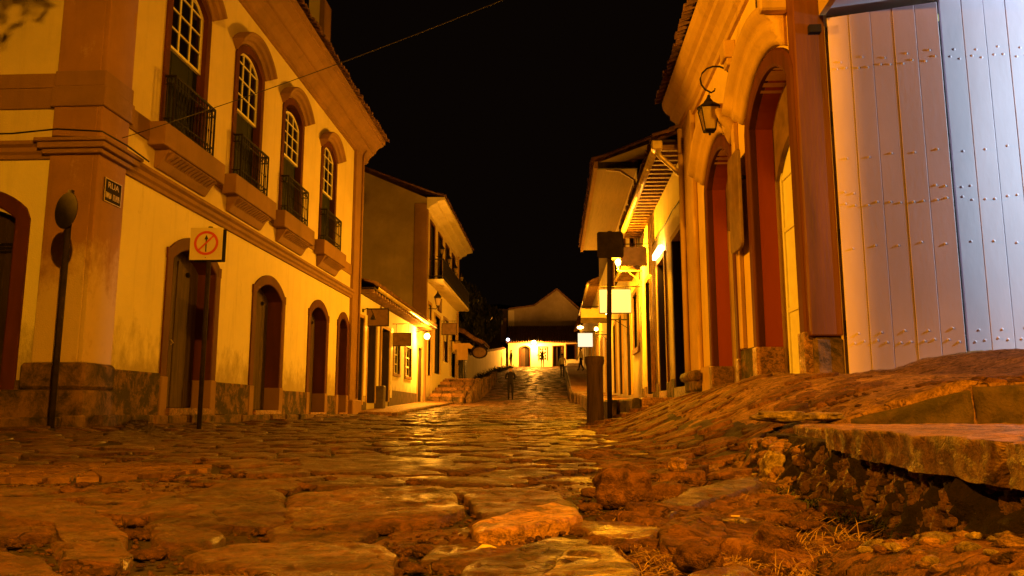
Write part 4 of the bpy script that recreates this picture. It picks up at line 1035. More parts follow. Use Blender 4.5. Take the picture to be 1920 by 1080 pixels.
# hanging board between the doors
hb = thing('wall_board', 'tall blank board with rounded corners on the wall between the two arched doors', 'sign', (2.45, 10.4, 2.2))
bm = B(); P = []
for cx_, cz_, t0 in ((10.50, 3.50, 0), (10.06, 3.50, 90), (10.06, 2.36, 180), (10.50, 2.36, 270)):
    for k in range(5): t = math.radians(t0+k*22.5); P.append((cx_+.08*math.cos(t), cz_+.08*math.sin(t)))
prism(bm, RF, P, .10, .14); put('board', bm, 'sigb', hb, bev=.006)
bm = B(); box(bm, RF, 10.1, 10.14, .01, .10, 3.2, 3.24); box(bm, RF, 10.40, 10.44, .01, .10, 3.2, 3.24); put('bracket', bm, 'iron', hb)
# ------------------------------------------------------------------ lanterns
def lantern_cage(c, s, parent, lit=False):
    """four-sided lantern, c = bottom centre"""
    c = Vector(c); bm = B(); b, t, h = .07*s, .125*s, .32*s
    cor = [(-1, -1), (1, -1), (1, 1), (-1, 1)]
    for x, y in cor: tube(bm, [c+Vector((x*b, y*b, 0)), c+Vector((x*t, y*t, h))], .009*s, 5)
    for r, z in ((b, 0), (t, h)):
        for i in range(4): tube(bm, [c+Vector((cor[i][0]*r, cor[i][1]*r, z)), c+Vector((cor[(i+1) % 4][0]*r, cor[(i+1) % 4][1]*r, z))], .011*s, 5)
    lathe(bm, c, [(.004, -.07*s), (.02*s, -.05*s), (.012*s, -.03*s), (.06*s, -.012*s), (.075*s, 0)], 8)
    lathe(bm, c, [(.17*s, h), (.165*s, h+.02*s), (.07*s, h+.09*s), (.06*s, h+.11*s), (.03*s, h+.15*s), (.012*s, h+.2*s)], 8)
    put('cage', bm, 'iron', parent)
    for i in range(4):
        a, d = cor[i], cor[(i+1) % 4]; bm = B(); k = .93
        v = [bm.verts.new(c+Vector((p[0]*r*k, p[1]*r*k, z))) for p, r, z in ((a, b, .01), (d, b, .01), (d, t, h-.01), (a, t, h-.01))]
        f = bm.faces.new(v); bmesh.ops.solidify(bm, geom=[f], thickness=.003)
        put('pane', bm, 'lglass' if not lit else 'glow', parent)
ln = thing('wall_lantern', 'large black iron lantern, unlit, hanging from a curled bracket above the arched doors', 'lantern', (2.5, 10.7, 4.0))
lx, ly, lz = 2.13, 10.75, 4.03
lantern_cage((lx, ly, lz), 1.0, ln)
bm = B()
arcp = [Vector((2.5-.02, 10.7, 4.82))] + [Vector((2.24+.22*math.cos(t), 10.72, 4.76+.20*math.sin(t))) for t in [math.radians(d) for d in (25, 50, 75, 100, 125, 150, 175, 200, 225, 250)]] + [Vector((2.21, 10.72, 4.60)), Vector((2.22, 10.72, 4.63))]
tube(bm, arcp, .013, 6)
for k in range(7): ring_c = Vector((2.14, 10.74, 4.56-.035*k*1.0)); tube(bm, [ring_c+Vector((.014*math.cos(t*1.05)*(k % 2), .014*math.cos(t*1.05)*(1-k % 2), .022*math.sin(t*1.05))) for t in range(7)], .0045, 4)
tube(bm, [(2.14, 10.74, 4.34), (2.3, 10.73, 4.30), (2.47, 10.72, 4.38)], .010, 5); tube(bm, [(2.2, 10.74, 4.32), (2.32, 10.73, 4.25), (2.47, 10.72, 4.24)], .012, 5)
tube(bm, [(2.24, 10.72, 4.24), (2.47, 10.72, 4.24)], .012, 5)
for z in (4.82, 4.34):
    for dz in (-.06, 0, .06): lathe(bm, (2.475, 10.71, z+dz-.03), [(.01, 0), (.028, .03), (.01, .06)], 6)
put('bracket', bm, 'iron', ln)
ln.location = ln.location + Vector((.05, 0, .05))
def lamp_on_arm(name, label, x, y, z, wx, power, s=1.0, r=.1, arm=True, brace=True, mat='iron', glow=.05, cap=.12):
    t = thing(name, label, 'lamp', (wx, y, z))
    bm = B(); box(bm, WORLD, min(x, wx), max(x, wx), y-.02, y+.02, z-.30, z-.26)
    sgn = 1 if wx > x else -1
    if brace: tube(bm, [(x+sgn*.25, y, z-.29), (wx-sgn*.01, y, z-.62)], .012, 5)
    lathe(bm, (x, y, z-.27), [(.03, 0), (.04, .03), (.02, .06), (.05, .13), (.05, .15)], 8); put('bracket', bm, mat, t)
    bm = B(); lathe(bm, (x, y, z-.10), [(.05*s, 0), (glow*1.7, .05), (glow*1.7, .11), (.03, .16)], 10); put('glass', bm, 'glow', t, True)
    bm = B(); lathe(bm, (x, y, z+.07), [(cap*s, 0), (cap*.95*s, .02), (.03*s, .10), (.01, .14)], 8); put('cap', bm, 'iron', t)
    light(name+'_light', (x - sgn*.12, y-.14, z-.02), power, r=r, parent=t)
    return t
# ------------------------------------------------------------------ low house with gutter on the right
R2 = thing('low_shop_house', 'low ochre shop house with a metal gutter and open tile eaves, right side', 'house', (2.5, 14.6, 0))
O2 = [(15.15, 16.65, .70, 3.85), (17.65, 19.05, .68, 3.78), (20.15, 21.55, .66, 3.75)]
bm = B(); wall(bm, RF, 14.6, 22.9, -.2, 5.15, .3, [(a+.1, b-.1, zb, zs, 0) for a, b, zb, zs in O2]); put('wall', bm, 'cream', R2)
for a, b, zb, zs in O2:
    bm = B(); sweep(bm, RF, a+.12, b-.12, zb, zs-.12, 0, [(0, -.3), (0, .04), (.12, .04), (.12, -.02)]); fr = put('door', bm, 'otrim', R2)
    bm = B(); box(bm, RF, a+.11, b-.11, -.6, -.59, zb-.1, zs); put('dark_inside', bm, 'black', fr)
    for q in ((a+.13, a+.18), (b-.18, b-.13)): bm = B(); box(bm, RF, q[0], q[1], -.55, .03, zb+.02, zs-.13); put('open_leaf', bm, 'dwood', fr, bev=.006)
    bm = B(); box(bm, RF, a+.05, b-.05, 0, .06, .3, zb); put('doorstep', bm, 'slab', fr, bev=.01)
s = 14.7
while s < 22.8:
    e = min(s+.62, 22.85)
    if not any(a-.1 < s+.3 < b+.1 for a, b, _, _ in O2): bm = B(); box(bm, RF, s, e-.015, 0, .05, .2, .86+random.uniform(-.04, .04)); put('plinth_slab', bm, 'mould', R2, bev=.01)
    s = e
    if s > 22.8: break
s = 14.75
while s < 22.7:
    bm = B(); box(bm, RF, s, s+.10, -.1, .50, 5.14, 5.25); put('rafter', bm, 'rafter', R2, bev=.01); s += .30
bm = B(); box(bm, RF, 14.62, 22.85, -.3, .56, 5.26, 5.30); put('eave_boards', bm, 'dwood', R2)
bm = B(); n = 10; prof = [(.54+.075*math.cos(math.pi+math.pi*k/n), 5.20+.085*math.sin(math.pi+math.pi*k/n)) for k in range(n+1)]
prof = prof + [(q[0]*.999+.0006, q[1]+.008) for q in prof[::-1]]
extr(bm, RF, prof, 14.55, 22.95)
for k in range(8): extr(bm, RF, [(.54+.082*math.cos(math.pi+math.pi*j/8), 5.20+.092*math.sin(math.pi+math.pi*j/8)) for j in range(9)], 14.8+k*1.1, 14.83+k*1.1)
put('gutter', bm, 'gutter', R2, True)
bm = B(); box(bm, RF, 14.5, 14.7, .44, .64, 5.08, 5.26); put('gutter_head', bm, 'gutter', R2, bev=.02)
bm = B(); tube(bm, [RF(14.6, .54, 5.12), RF(14.62, .48, 4.98), RF(14.66, .10, 4.62), RF(14.68, .06, 4.5)], .05, 10); put('downpipe', bm, 'gutter', R2, True)
bm = B(); tube(bm, [RF(20.0, .06, 5.1), RF(20.0, .06, .7)], .045, 8); tube(bm, [RF(19.75, .05, 5.1), RF(19.75, .05, .7)], .03, 8); put('downpipe', bm, 'gutter', R2, True)
tiles_row(R2, RF, 14.6, 22.95, .62, 5.33, .12)
tiles_row(R2, RF, 14.6, 22.95, .30, 5.45, .12)
roof_sheet(RF, 14.6, 22.95, .5, 5.36, 4, 1.6, R2)
bm = B()
for s0_, s1_ in ((14.6, 16.3), (16.3, 18.4), (18.4, 22.9)): tube(bm, [RF(s0_, .03, 4.34), RF((s0_+s1_)/2, .03, 4.30), RF(s1_, .03, 4.34)], .012, 5)
tag(put('wall_cable', bm, 'iron'), 'cable clipped along the low shop house wall above its doors', 'cable')
lamp_on_arm('street_lamp', 'lit lantern on a wooden bracket at the far end of the low shop house, right', 1.83, 22.35, 4.42, 2.5, 3100, 1.1, .09, mat='gutter', cap=.27)
light('strip_lamp_light', RF(18.3, .28, 3.95), 60, r=.05)
bm = B(); box(bm, RF, 17.75, 18.95, .05, .13, 3.80, 3.92); sl = tag(put('strip_lamp', bm, 'glow'), 'glowing strip lamp over the middle door of the low shop house', 'lamp')
# ------------------------------------------------------------------ two-storey house beyond
R3 = thing('tall_eaved_house', 'two-storey house with a very wide white soffit behind the low shop house', 'house', (2.5, 22.9, 0))
O3 = [(25.9, 27.2, .75, 3.7, 0), (29.2, 30.4, .85, 3.7, 0), (32.2, 33.3, .95, 3.7, 0)]
bm = B(); wall(bm, RF, 22.95, 34.5, -.2, 4.4, .3, sorted([(23.55, 24.95, 2.1, 3.75, 0)] + O3)); put('lower_wall', bm, 'cream', R3)
U3 = [(24.2, 25.4), (27.4, 28.6), (30.6, 31.8), (33.0, 34.0)]
bm = B(); wall(bm, RF, 22.95, 34.5, 4.4, 7.6, .3, [(a, b, 5.2, 7.0, 0) for a, b in U3]); put('upper_wall', bm, 'cream2', R3)
for a, b in U3:
    bm = B(); sweep(bm, RF, a, b, 5.2, 7.0, 0, [(0, -.2), (0, .04), (.12, .04), (.12, -.02)]); fr = put('window', bm, 'brown', R3)
    bm = B(); box(bm, RF, a+.002, b-.002, -.12, -.08, 5.2, 7.0); put('shutter', bm, 'green', fr)
bm = B(); sweep(bm, RF, 23.55, 24.95, 2.1, 3.75, 0, [(0, -.2), (0, .05), (.14, .05), (.14, -.02)]); box(bm, RF, 23.40, 25.10, 0, .07, 1.95, 2.1); fr = put('window', bm, 'rafter', R3)
leaf_planks(RF, 23.56, 24.94, 2.1, 3.75, -.06, fr, 'wood', 5)
for a, b, zb, zs, _ in O3:
    bm = B(); sweep(bm, RF, a, b, zb, zs, 0, [(0, -.25), (0, .05), (.14, .05), (.14, -.02)]); fr = put('door', bm, 'otrim', R3)
    bm = B(); box(bm, RF, a+.002, b-.002, -.5, -.49, zb, zs); put('dark_inside', bm, 'black', fr)
    bm = B(); box(bm, RF, b-.07, b-.01, -.45, .03, zb, zs-.02); put('open_leaf', bm, 'dwood', fr)
bm = B(); box(bm, RF, 22.9, 35.3, 0, 1.17, 7.36, 7.42); put('soffit', bm, 'soffit', R3)
bm = B(); box(bm, RF, 22.8, 35.4, 1.17, 1.28, 7.30, 7.50); put('fascia', bm, 'trim', R3)
bm = B(); box(bm, WORLD, 2.5, 10, 22.95, 23.2, 4.0, 7.5); prism(bm, Face((0, 22.95, 0), (1, 0, 0), (0, 1, 0)), [(1.3, 7.5), (10, 7.5), (6.5, 9.4)], 0, .2); put('gable_wall', bm, 'grey', R3)
bm = B(); box(bm, WORLD, 1.3, 2.5, 22.86, 22.94, 7.3, 7.5); put('eave_end', bm, 'dwood', R3)
roof_sheet(RF, 22.8, 35.4, 1.32, 7.56, 5.5, 2.2, R3); tiles_row(R3, RF, 22.8, 35.4, 1.36, 7.54, .10, step=.24)
bm = B(); tube(bm, [RF(23.1, .9, 7.34), RF(23.1, .5, 7.30), RF(23.1, .08, 7.0), RF(23.1, .08, 4.6)], .04, 6); put('downpipe', bm, 'gutter', R3, True)
bm = B(); box(bm, RF, 23.0, 25.6, .0, .55, 4.42, 4.47); put('canopy', bm, 'dwood', R3)
for k in range(9): bm = B(); box(bm, RF, 23.1+k*.28, 23.18+k*.28, .0, .52, 4.33, 4.415); put('rafter', bm, 'rafter', R3)
# ------------------------------------------------------------------ farther right houses
R4 = thing('far_right_house', 'lower house with lit gutter and tile eaves farther up the right side', 'house', (2.5, 36, 0))
O4 = [(37.5, 38.6, 1.0, 3.6, 0), (41.5, 42.6, 1.2, 3.9, 0), (46, 47.1, 1.8, 4.3, 0), (50.5, 51.6, 2.2, 4.7, 0), (55, 56.1, 2.7, 5.2, 0)]
bm = B(); wall(bm, RF, 34.6, 58, -.2, 7.1, .3, O4); put('wall', bm, 'cream2', R4)
for a, b, zb, zs, _ in O4:
    bm = B(); sweep(bm, RF, a, b, zb, zs, 0, [(0, -.25), (0, .06), (.14, .06), (.14, -.02)]); fr = put('door', bm, 'otrim', R4)
    bm = B(); box(bm, RF, a+.002, b-.002, -.3, -.29, zb, zs); put('dark_inside', bm, 'black', fr)
s = 43.5
while s < 57.8: bm = B(); box(bm, RF, s, s+.12, 0, .55, 7.0, 7.12); put('rafter', bm, 'rafter', R4); s += .5
bm = B(); tube(bm, [RF(43.4, .6, 7.15), RF(58, .6, 7.15)], .09, 8); put('gutter', bm, 'gutter', R4, True)
roof_sheet(RF, 43.3, 58.2, .6, 7.25, 5, 2, R4)
bm = B(); box(bm, WORLD, 2.5, 9, 43.2, 43.5, 5, 8.6); put('gable_wall', bm, 'grey', R4)
R5 = thing('last_right_house', 'dim house closing the right side near the top of the street', 'house', (2.5, 60, 2.6))
bm = B(); wall(bm, RF, 58.6, 76, 1, 7.6, .3, [(61, 62.2, 3.0, 5.6, 0), (66, 67.2, 3.4, 6.0, 0), (71, 72.2, 3.9, 6.4, 0)]); put('wall', bm, 'cream2', R5)
bm = B(); box(bm, RF, 58.6, 76, -.35, -.31, 1, 7); put('dark_inside', bm, 'black', R5)
roof_sheet(RF, 58.4, 76.2, .6, 7.7, 5, 2, R5)
# pavement on the right
pr = bpy.data.objects.new('pavement_right', None); COL.objects.link(pr); tag(pr, 'raised stone pavement along the right houses', 'pavement', kind='structure')
y = 13.2; k = 0
while y < 70:
    L = random.uniform(.8, 1.6)+y*.02; z0_ = lerp(ST, y)+.45; z1_ = lerp(ST, y+L)+.45; xo = 1.42 if y < 15 else 1.25
    if 20 < y: xo = 1.25-.3*ss(34, 40, y)
    bm = B(); dz = random.uniform(-.02, .02)
    hexa(bm, [(xo, y, z0_-.6), (2.49, y, z0_-.6), (2.49, y+L-.02, z1_-.6), (xo, y+L-.02, z1_-.6), (xo, y, z0_+dz), (2.49, y, z0_+dz), (2.49, y+L-.02, z1_+dz), (xo, y+L-.02, z1_+dz)])
    put('paving_slab', bm, 'slab', pr, bev=.02)
    bm = B(); hexa(bm, [(xo-.16, y+.01, z0_-.7), (xo-.01, y+.01, z0_-.7), (xo-.01, y+L-.03, z1_-.7), (xo-.16, y+L-.03, z1_-.7), (xo-.16, y+.01, z0_-.01), (xo-.01, y+.01, z0_-.01), (xo-.01, y+L-.03, z1_-.01), (xo-.16, y+L-.03, z1_-.01)])
    put('kerb_stone', bm, 'base', pr, bev=.03); y += L; k += 1
# bollard and sign pole
bo = thing('bollard', 'weathered dark wooden bollard post beside the right pavement', 'bollard', (.70, 14.0, 0))
bm = B(); n = 14; R = []
for z, r in ((-.1, .155), (.2, .15), (.6, .14), (1.0, .145), (1.06, .165), (1.10, .17), (1.17, .165), (1.18, .1)):
    R.append([bm.verts.new((.70+math.cos(t)*r*(1+.06*noise.noise(Vector((math.cos(t)*3, math.sin(t)*3, z*2)))), 14+math.sin(t)*r*(1+.06*noise.noise(Vector((math.cos(t)*3, math.sin(t)*3, z*2+4)))), z)) for t in [k*2*math.pi/n for k in range(n)]])
for a, b in zip(R, R[1:]):
    for i in range(n): bm.faces.new((a[i], a[(i+1) % n], b[(i+1) % n], b[i]))
bm.faces.new(R[-1]); put('post', bm, 'bollard', bo, True)
s3 = thing('sign_pole', 'dark pole with a square sign seen from behind beside the wooden bollard', 'road sign', (.94, 13.9, 0.05))
bm = B(); tube(bm, [(.94, 13.9, -.1), (.95, 13.9, 1.4), (.97, 13.9, 2.2), (1.0, 13.9, 3.38)], .042, 8); put('pole', bm, 'pole', s3, True)
bm = B(); F3 = Face((1.0, 13.85, 0), (1, 0, 0), (0, -1, 0)); P = []
for cx_, cz_, t0 in ((.19, 3.32, 0), (-.19, 3.32, 90), (-.19, 2.93, 180), (.19, 2.93, 270)):
    for k in range(4): t = math.radians(t0+k*30); P.append((cx_+.04*math.cos(t), cz_+.04*math.sin(t)))
prism(bm, F3, P, 0, .008); put('sign_plate', bm, 'sigd', s3)
# hanging shop signs, right
def hang_sign(label, x0, x1, y, z0, z1, mat, wx, group=None, ragged=False, bracket=True, light_=None, name='shop_sign', shape=None, arm=.08):
    t = thing(name, label, 'sign', (wx, y, z1+.1), group); F = Face((0, y, 0), (1, 0, 0), (0, -1, 0)); bm = B()
    if shape: P = shape
    elif ragged:
        P = []
        for i in range(15): P.append((x1-(x1-x0)*i/14, z1+random.uniform(-.025, .02)))
        for i in range(15): P.append((x0+(x1-x0)*i/14, z0+random.uniform(-.035, .03)))
    else: P = [(x0, z0), (x1, z0), (x1, z1), (x0, z1)]
    prism(bm, F, P, -.03, .03); put('board', bm, mat, t)
    if bracket:
        bm = B(); tube(bm, [(min(x0, wx), y, z1+arm), (max(x1, wx), y, z1+arm)], .014, 5)
        for q in (x0+(x1-x0)*.15, x1-(x1-x0)*.15): tube(bm, [(q, y, z1), (q, y, z1+arm)], .008, 4)
        put('bracket', bm, 'iron', t)
    if not shape and not ragged:
        bm = B()
        for q in ((x0-.02, x1+.02, z1-.001, z1+.02), (x0-.02, x1+.02, z0-.02, z0+.001), (x0-.02, x0, z0, z1), (x1, x1+.02, z0, z1)): box(bm, F, q[0], q[1], -.04, .04, q[2], q[3])
        put('sign_frame', bm, 'iron', t)
    return t
hang_sign('ragged brown wooden sign board hanging beside the low shop house lamp', 1.70, 2.36, 20.0, 3.86, 4.34, 'sigb', 2.5, ragged=True)
hang_sign('large blank lit sign box hanging behind the sign pole', 1.30, 2.18, 22.6, 2.98, 3.65, 'litsign', 2.5)
t = hang_sign('blank shop awning sign, pale above with a dark lower band, below the large lit box', .98, 1.98, 29.0, 3.40, 3.92, 'sigw', 2.5, ragged=True)
bm = B(); box(bm, WORLD, .97, 2.0, 28.93, 28.965, 3.38, 3.58); put('lower_band', bm, 'dado', t)
hang_sign('small square bright lit sign in front of the far right houses', 1.22, 1.97, 41.0, 3.47, 4.17, 'litsign2', 2.5)
lamp_on_arm('wall_lamp', 'small lit lamp between the large lit sign box and the awning sign', 1.72, 26.0, 3.45, 2.5, 260, .7, .08, glow=.05)
lamp_on_arm('wall_lamp', 'bright round lamp above the small square lit sign', 1.45, 44.0, 4.80, 2.5, 1000, 1.2, .14, glow=.10)
lamp_on_arm('wall_lamp', 'dim lamp hidden behind the small square lit sign', 1.9, 36.0, 3.9, 2.5, 350, 1.0, .1, glow=.05)
# ------------------------------------------------------------------ low house on the left
L2 = thing('low_cream_house', 'low cream house with tile eaves and gutter between the two tall left houses', 'house', (-6, 24, 0.2))
O5 = [(24.05, 24.75, .42, 3.1, 0), (25.35, 26.55, .48, 3.1, 0), (27.45, 28.75, .55, 3.1, 0), (29.65, 30.75, 1.62, 2.75, 0), (31.95, 33.25, 1.62, 2.8, 0), (34.85, 35.85, .62, 3.0, 0)]
bm = B(); wall(bm, LF, 23.99, 36.6, -.2, 3.84, .3, O5); put('wall', bm, 'white', L2)
for a, b, zb, zs, _ in O5:
    win = zb > 1
    bm = B(); sweep(bm, LF, a, b, zb, zs, 0, [(0, -.2), (0, .035), (.10, .035), (.10, -.02)])
    if win: box(bm, LF, a-.1, b+.1, 0, .05, zb-.1, zb)
    fr = put('window' if win else 'door', bm, 'rafter' if win else 'otrim', L2)
    bm = B(); box(bm, LF, a+.002, b-.002, -.28, -.27, zb, zs); put('dark_inside', bm, 'black', fr)
    if win:
        bm = B(); m = (a+b)/2
        for q in ((a, a+.06), (b-.06, b), (m-.03, m+.03)): box(bm, LF, q[0]+.002, q[1]-.002, -.10, -.06, zb, zs)
        for k in (0, 1, 2, 3): z = zb+(zs-zb-.06)*k/3; box(bm, LF, a+.06, m-.03, -.098, -.062, z, z+.05); box(bm, LF, m+.03, b-.06, -.098, -.062, z, z+.05)
        put('sash', bm, 'whitep', fr)
        for i, q in enumerate(((a+.06, m-.03), (m+.03, b-.06))):
            bm = B(); box(bm, LF, q[0], q[1], -.085, -.08, zb+.02, zs-.02); put('pane', bm, 'glass', fr)
    else: bm = B(); box(bm, LF, b-.12, b-.03, -.26, .02, zb+.02, zs-.02); put('open_leaf', bm, 'dwood', fr)
for q in ((24.76, 25.34, .52), (26.57, 27.44, .58), (28.77, 34.83, .98)): bm = B(); box(bm, LF, q[0], q[1], 0, .03, -.1, q[2]); put('painted_dado', bm, 'dado', L2)
bm = B(); box(bm, LF, 26.62, 26.98, .031, .30, .2, 1.06); put('step_block', bm, 'dado', L2, bev=.02)
for s0_ in (24.85, 26.68, 28.95): bm = B(); box(bm, LF, s0_, s0_+.28, 0, .045, .7, 3.25); put('slim_pilaster', bm, 'whitep', L2)
s = 24.15
while s < 36.3: bm = B(); box(bm, LF, s, s+.11, -.1, .45, 3.86, 3.96); put('rafter', bm, 'rafter', L2, bev=.01); s += .42
bm = B(); box(bm, LF, 24.0, 36.5, -.3, .50, 3.965, 4.0); put('eave_boards', bm, 'dwood', L2)
bm = B(); n = 8; prof = [(.50+.07*math.cos(math.pi+math.pi*k/n), 4.03+.08*math.sin(math.pi+math.pi*k/n)) for k in range(n+1)]
prof += [(q[0], q[1]+.008) for q in prof[::-1]]; extr(bm, LF, prof, 24.3, 36.6); put('gutter', bm, 'gutter', L2, True)
tiles_row(L2, LF, 24.05, 36.6, .60, 4.08, .12, step=.22)
roof_sheet(LF, 24.05, 36.6, .45, 4.12, 4, 1.5, L2)
bm = B(); tube(bm, [LF(27.05, .05, 3.8), LF(27.05, .05, .6)], .04, 6); put('downpipe', bm, 'trim', L2, True)
hang_sign('dark blank sign board hanging nearest on the low cream house', -6.0+.42, -6.0+1.0 if False else -5.42, 27.5, 3.17, 3.73, 'sigb', -6.0) if False else None
hang_sign('blank brown sign board hanging under the eave of the low cream house', -6.0, -5.30, 25.2, 2.93, 3.45, 'sigb', -6.2, arm=.03)
hang_sign('dark blank sign with rounded corners over the small windows of the low cream house', -5.95, -5.30, 29.3, 2.62, 3.08, 'sigb', -6.0, arm=.35)
gl = thing('gooseneck_lamp', 'small unlit gooseneck wall lamp by the brown sign on the low cream house', 'lamp', (-6, 24.5, 3.2))
bm = B(); tube(bm, [(-6, 24.6, 3.35), (-5.85, 24.6, 3.42), (-5.72, 24.6, 3.38), (-5.66, 24.6, 3.24)], .014, 6); lathe(bm, (-6, 24.6, 3.30), [(.05, 0), (.05, .1)], 8); put('arm', bm, 'iron', gl)
bm = B(); lathe(bm, (-5.66, 24.6, 3.06), [(.09, 0), (.07, .06), (.02, .16), (.02, .2)], 10); put('shade', bm, 'iron', gl)
# bright lamp at the end of the low house
bl_ = thing('street_lamp', 'brightest lit lamp at the far end of the low cream house', 'lamp', (-6, 34.4, 3.5))
bm = B(); tube(bm, [(-6, 34.4, 3.62), (-5.75, 34.4, 3.70), (-5.52, 34.4, 3.66)], .02, 6); lathe(bm, (-5.52, 34.4, 3.56), [(.14, 0), (.12, .04), (.03, .12)], 10); put('arm', bm, 'iron', bl_)
bm = B(); bmesh.ops.create_uvsphere(bm, u_segments=12, v_segments=8, radius=.13); bmesh.ops.translate(bm, vec=Vector((-5.52, 34.4, 3.44)), verts=bm.verts); put('globe', bm, 'glow', bl_, True)
light('street_lamp_light', (-5.36, 34.25, 3.42), 2500, (1, .37, .02), r=.14, parent=bl_)
# left pavement
y = 23.9
while y < 38:
    L = random.uniform(.7, 1.3); za, zb_ = G(-4.9, y)+.09, G(-4.9, y+L)+.09; bm = B()
    hexa(bm, [(-5.99, y, za-.5), (-4.86, y, za-.5), (-4.86, y+L-.02, zb_-.5), (-5.99, y+L-.02, zb_-.5), (-5.99, y, za+.03), (-4.86, y, za), (-4.86, y+L-.02, zb_), (-5.99, y+L-.02, zb_+.03)]); put('paving_slab', bm, 'slab', kb, bev=.015)
    bm = B(); hexa(bm, [(-4.85, y, za-.5), (-4.68, y, za-.5), (-4.68, y+L-.03, zb_-.5), (-4.85, y+L-.03, zb_-.5), (-4.85, y, za-.01), (-4.68, y, za-.01), (-4.68, y+L-.03, zb_-.01), (-4.85, y+L-.03, zb_-.01)]); put('kerb_stone', bm, 'base', kb, bev=.02); y += L
# ------------------------------------------------------------------ tall house beyond on the left
L3 = thing('balcony_townhouse', 'tall cream townhouse with a long dark balcony and green balcony doors beyond the low house', 'house', (-6, 37.2, .7))
Y3, Y3b = 36.9, 49.2
OG = [(37.6, 38.5, 1.9, 5.3, 0), (39.7, 41.6, 2.1, 5.0, 0), (43.0, 44.6, 2.9, 5.2, 0), (46.0, 48.2, 2.2, 5.0, 0)]
bm = B(); wall(bm, LF, Y3, Y3b, .2, 6.35, .35, OG); put('lower_wall', bm, 'cream', L3)
OU = [(37.9, 39.2), (40.6, 41.9), (43.4, 44.7), (46.2, 47.5)]
bm = B(); wall(bm, LF, Y3, Y3b, 6.35, 10.3, .35, [(a, b, 6.5, 9.35, 0) for a, b in OU]); put('upper_wall', bm, 'upper', L3)
for a, b in OU:
    bm = B(); sweep(bm, LF, a, b, 6.5, 9.35, 0, [(0, -.2), (0, .04), (.13, .04), (.13, -.02)]); fr = put('balcony_door', bm, 'brown', L3)
    m = (a+b)/2
    for q in ((a+.003, m-.01), (m+.01, b-.003)): bm = B(); box(bm, LF, q[0], q[1], -.12, -.06, 6.5, 9.34); put('shutter', bm, 'green', fr)
for i, (a, b, zb, zs, _) in enumerate(OG):
    bm = B(); sweep(bm, LF, a, b, zb, zs, 0, [(0, -.2), (0, .04), (.13, .04), (.13, -.02)]); fr = put('window' if i in (0, 2) else 'door', bm, 'otrim' if i != 2 else 'rafter', L3)
    bm = B(); box(bm, LF, a+.002, b-.002, -.3, -.29, zb, zs); put('dark_inside', bm, 'black', fr)
    if i == 1: bm = B(); box(bm, LF, a+.003, b-.003, -.14, -.08, zb, zs-.5); put('door_leaf', bm, 'green', fr)
    if i in (0, 2):
        bm = B(); box(bm, LF, a+.01, b-.01, -.10, -.06, (zb+zs)/2, zs-.01); put('white_shutter', bm, 'whitep', fr)
        bm = B(); box(bm, LF, a+.01, b-.01, -.10, -.06, zb+.01, (zb+zs)/2-.01); put('pane', bm, 'glass', fr)
bm = B(); prism(bm, Face((0, Y3, 0), (1, 0, 0), (0, 1, 0)), [(-6.0, .2), (-6.0, 10.3), (-9.3, 11.75), (-12.5, 10.3), (-12.5, .2)], -.01, .3); put('side_wall', bm, 'grey', L3)
bm = B(); box(bm, WORLD, -6.62, -5.96, Y3-.06, Y3+.2, .3, 10.05); put('corner_pilaster', bm, 'trim', L3, bev=.02)
bm = B(); box(bm, LF, Y3b-.35, Y3b, 0, .08, .3, 10.2); put('corner_pilaster', bm, 'otrim', L3, bev=.02)
bm = B(); extr(bm, LF, [(0, 9.75), (.1, 9.78), (.2, 9.9), (.45, 10.0), (.5, 10.1), (.85, 10.18), (.85, 10.3), (0, 10.32)], Y3-.15, Y3b+.6); put('cornice', bm, 'cream2', L3)
tiles_row(L3, LF, Y3-.2, Y3b+.6, .92, 10.34, .12, step=.26)
roof_sheet(LF, Y3-.2, Y3b+.6, .8, 10.36, 3.3+.8, 1.6, L3)
bm = B(); box(bm, LF, 37.4, 48.9, 0, .75, 6.32, 6.46); bc = put('balcony', bm, 'cream2', L3)
bm = B()
for z in (6.58, 7.40): box(bm, LF, 37.4, 48.9, .70, .75, z, z+.05); box(bm, LF, 37.4, 37.45, .05, .70, z, z+.05)
s = 37.42
while s < 48.9: box(bm, LF, s, s+.05, .71, .74, 6.46, 7.40); s += .14
put('railing', bm, 'iron', bc)
def small_lantern(x, y, z, label, s=1.0, grp='small wall lanterns on the balcony townhouse'):
    t = thing('wall_lantern', label, 'lantern', (x, y, z), grp)
    bm = B(); tube(bm, [(x, y, z-.1), (x+.25*s, y, z-.12), (x+.3*s, y, z)], .02, 5); lathe(bm, (x+.3*s, y, z), [(.05*s, 0), (.11*s, .28*s), (.13*s, .3*s), (.04*s, .42*s), (.01, .5*s)], 6); put('bracket', bm, 'iron', t)
    bm = B(); lathe(bm, (x+.3*s, y, z+.03*s), [(.058*s, 0), (.108*s, .22*s)], 6); put('glass', bm, 'lglass', t)
    return t
for i, y in enumerate((39.9, 42.6, 45.4, 48.5)): small_lantern(-5.98, y, 8.15, 'small dark lantern between the upper balcony doors, %s from the near corner' % ('first', 'second', 'third', 'fourth and farthest')[i], 1.0)
small_lantern(-5.98, 37.5, 5.15, 'larger black lantern on the lower wall of the balcony townhouse near its corner', 1.5)
wb = thing('wall_plaque', 'small dark framed plaque under the long balcony', 'sign', (-6, 41.2, 5.6)); bm = B(); box(bm, LF, 40.6, 41.8, .005, .06, 5.35, 6.1); put('frame', bm, 'brown', wb); bm = B(); box(bm, LF, 40.72, 41.68, .061, .07, 5.43, 6.02); put('panel', bm, 'sigb', wb)
hang_sign('blank tan rectangular sign hanging from a rod on the balcony townhouse', -5.95, -5.2, 42.2, 4.25, 4.85, 'sigb', -6, arm=.12)
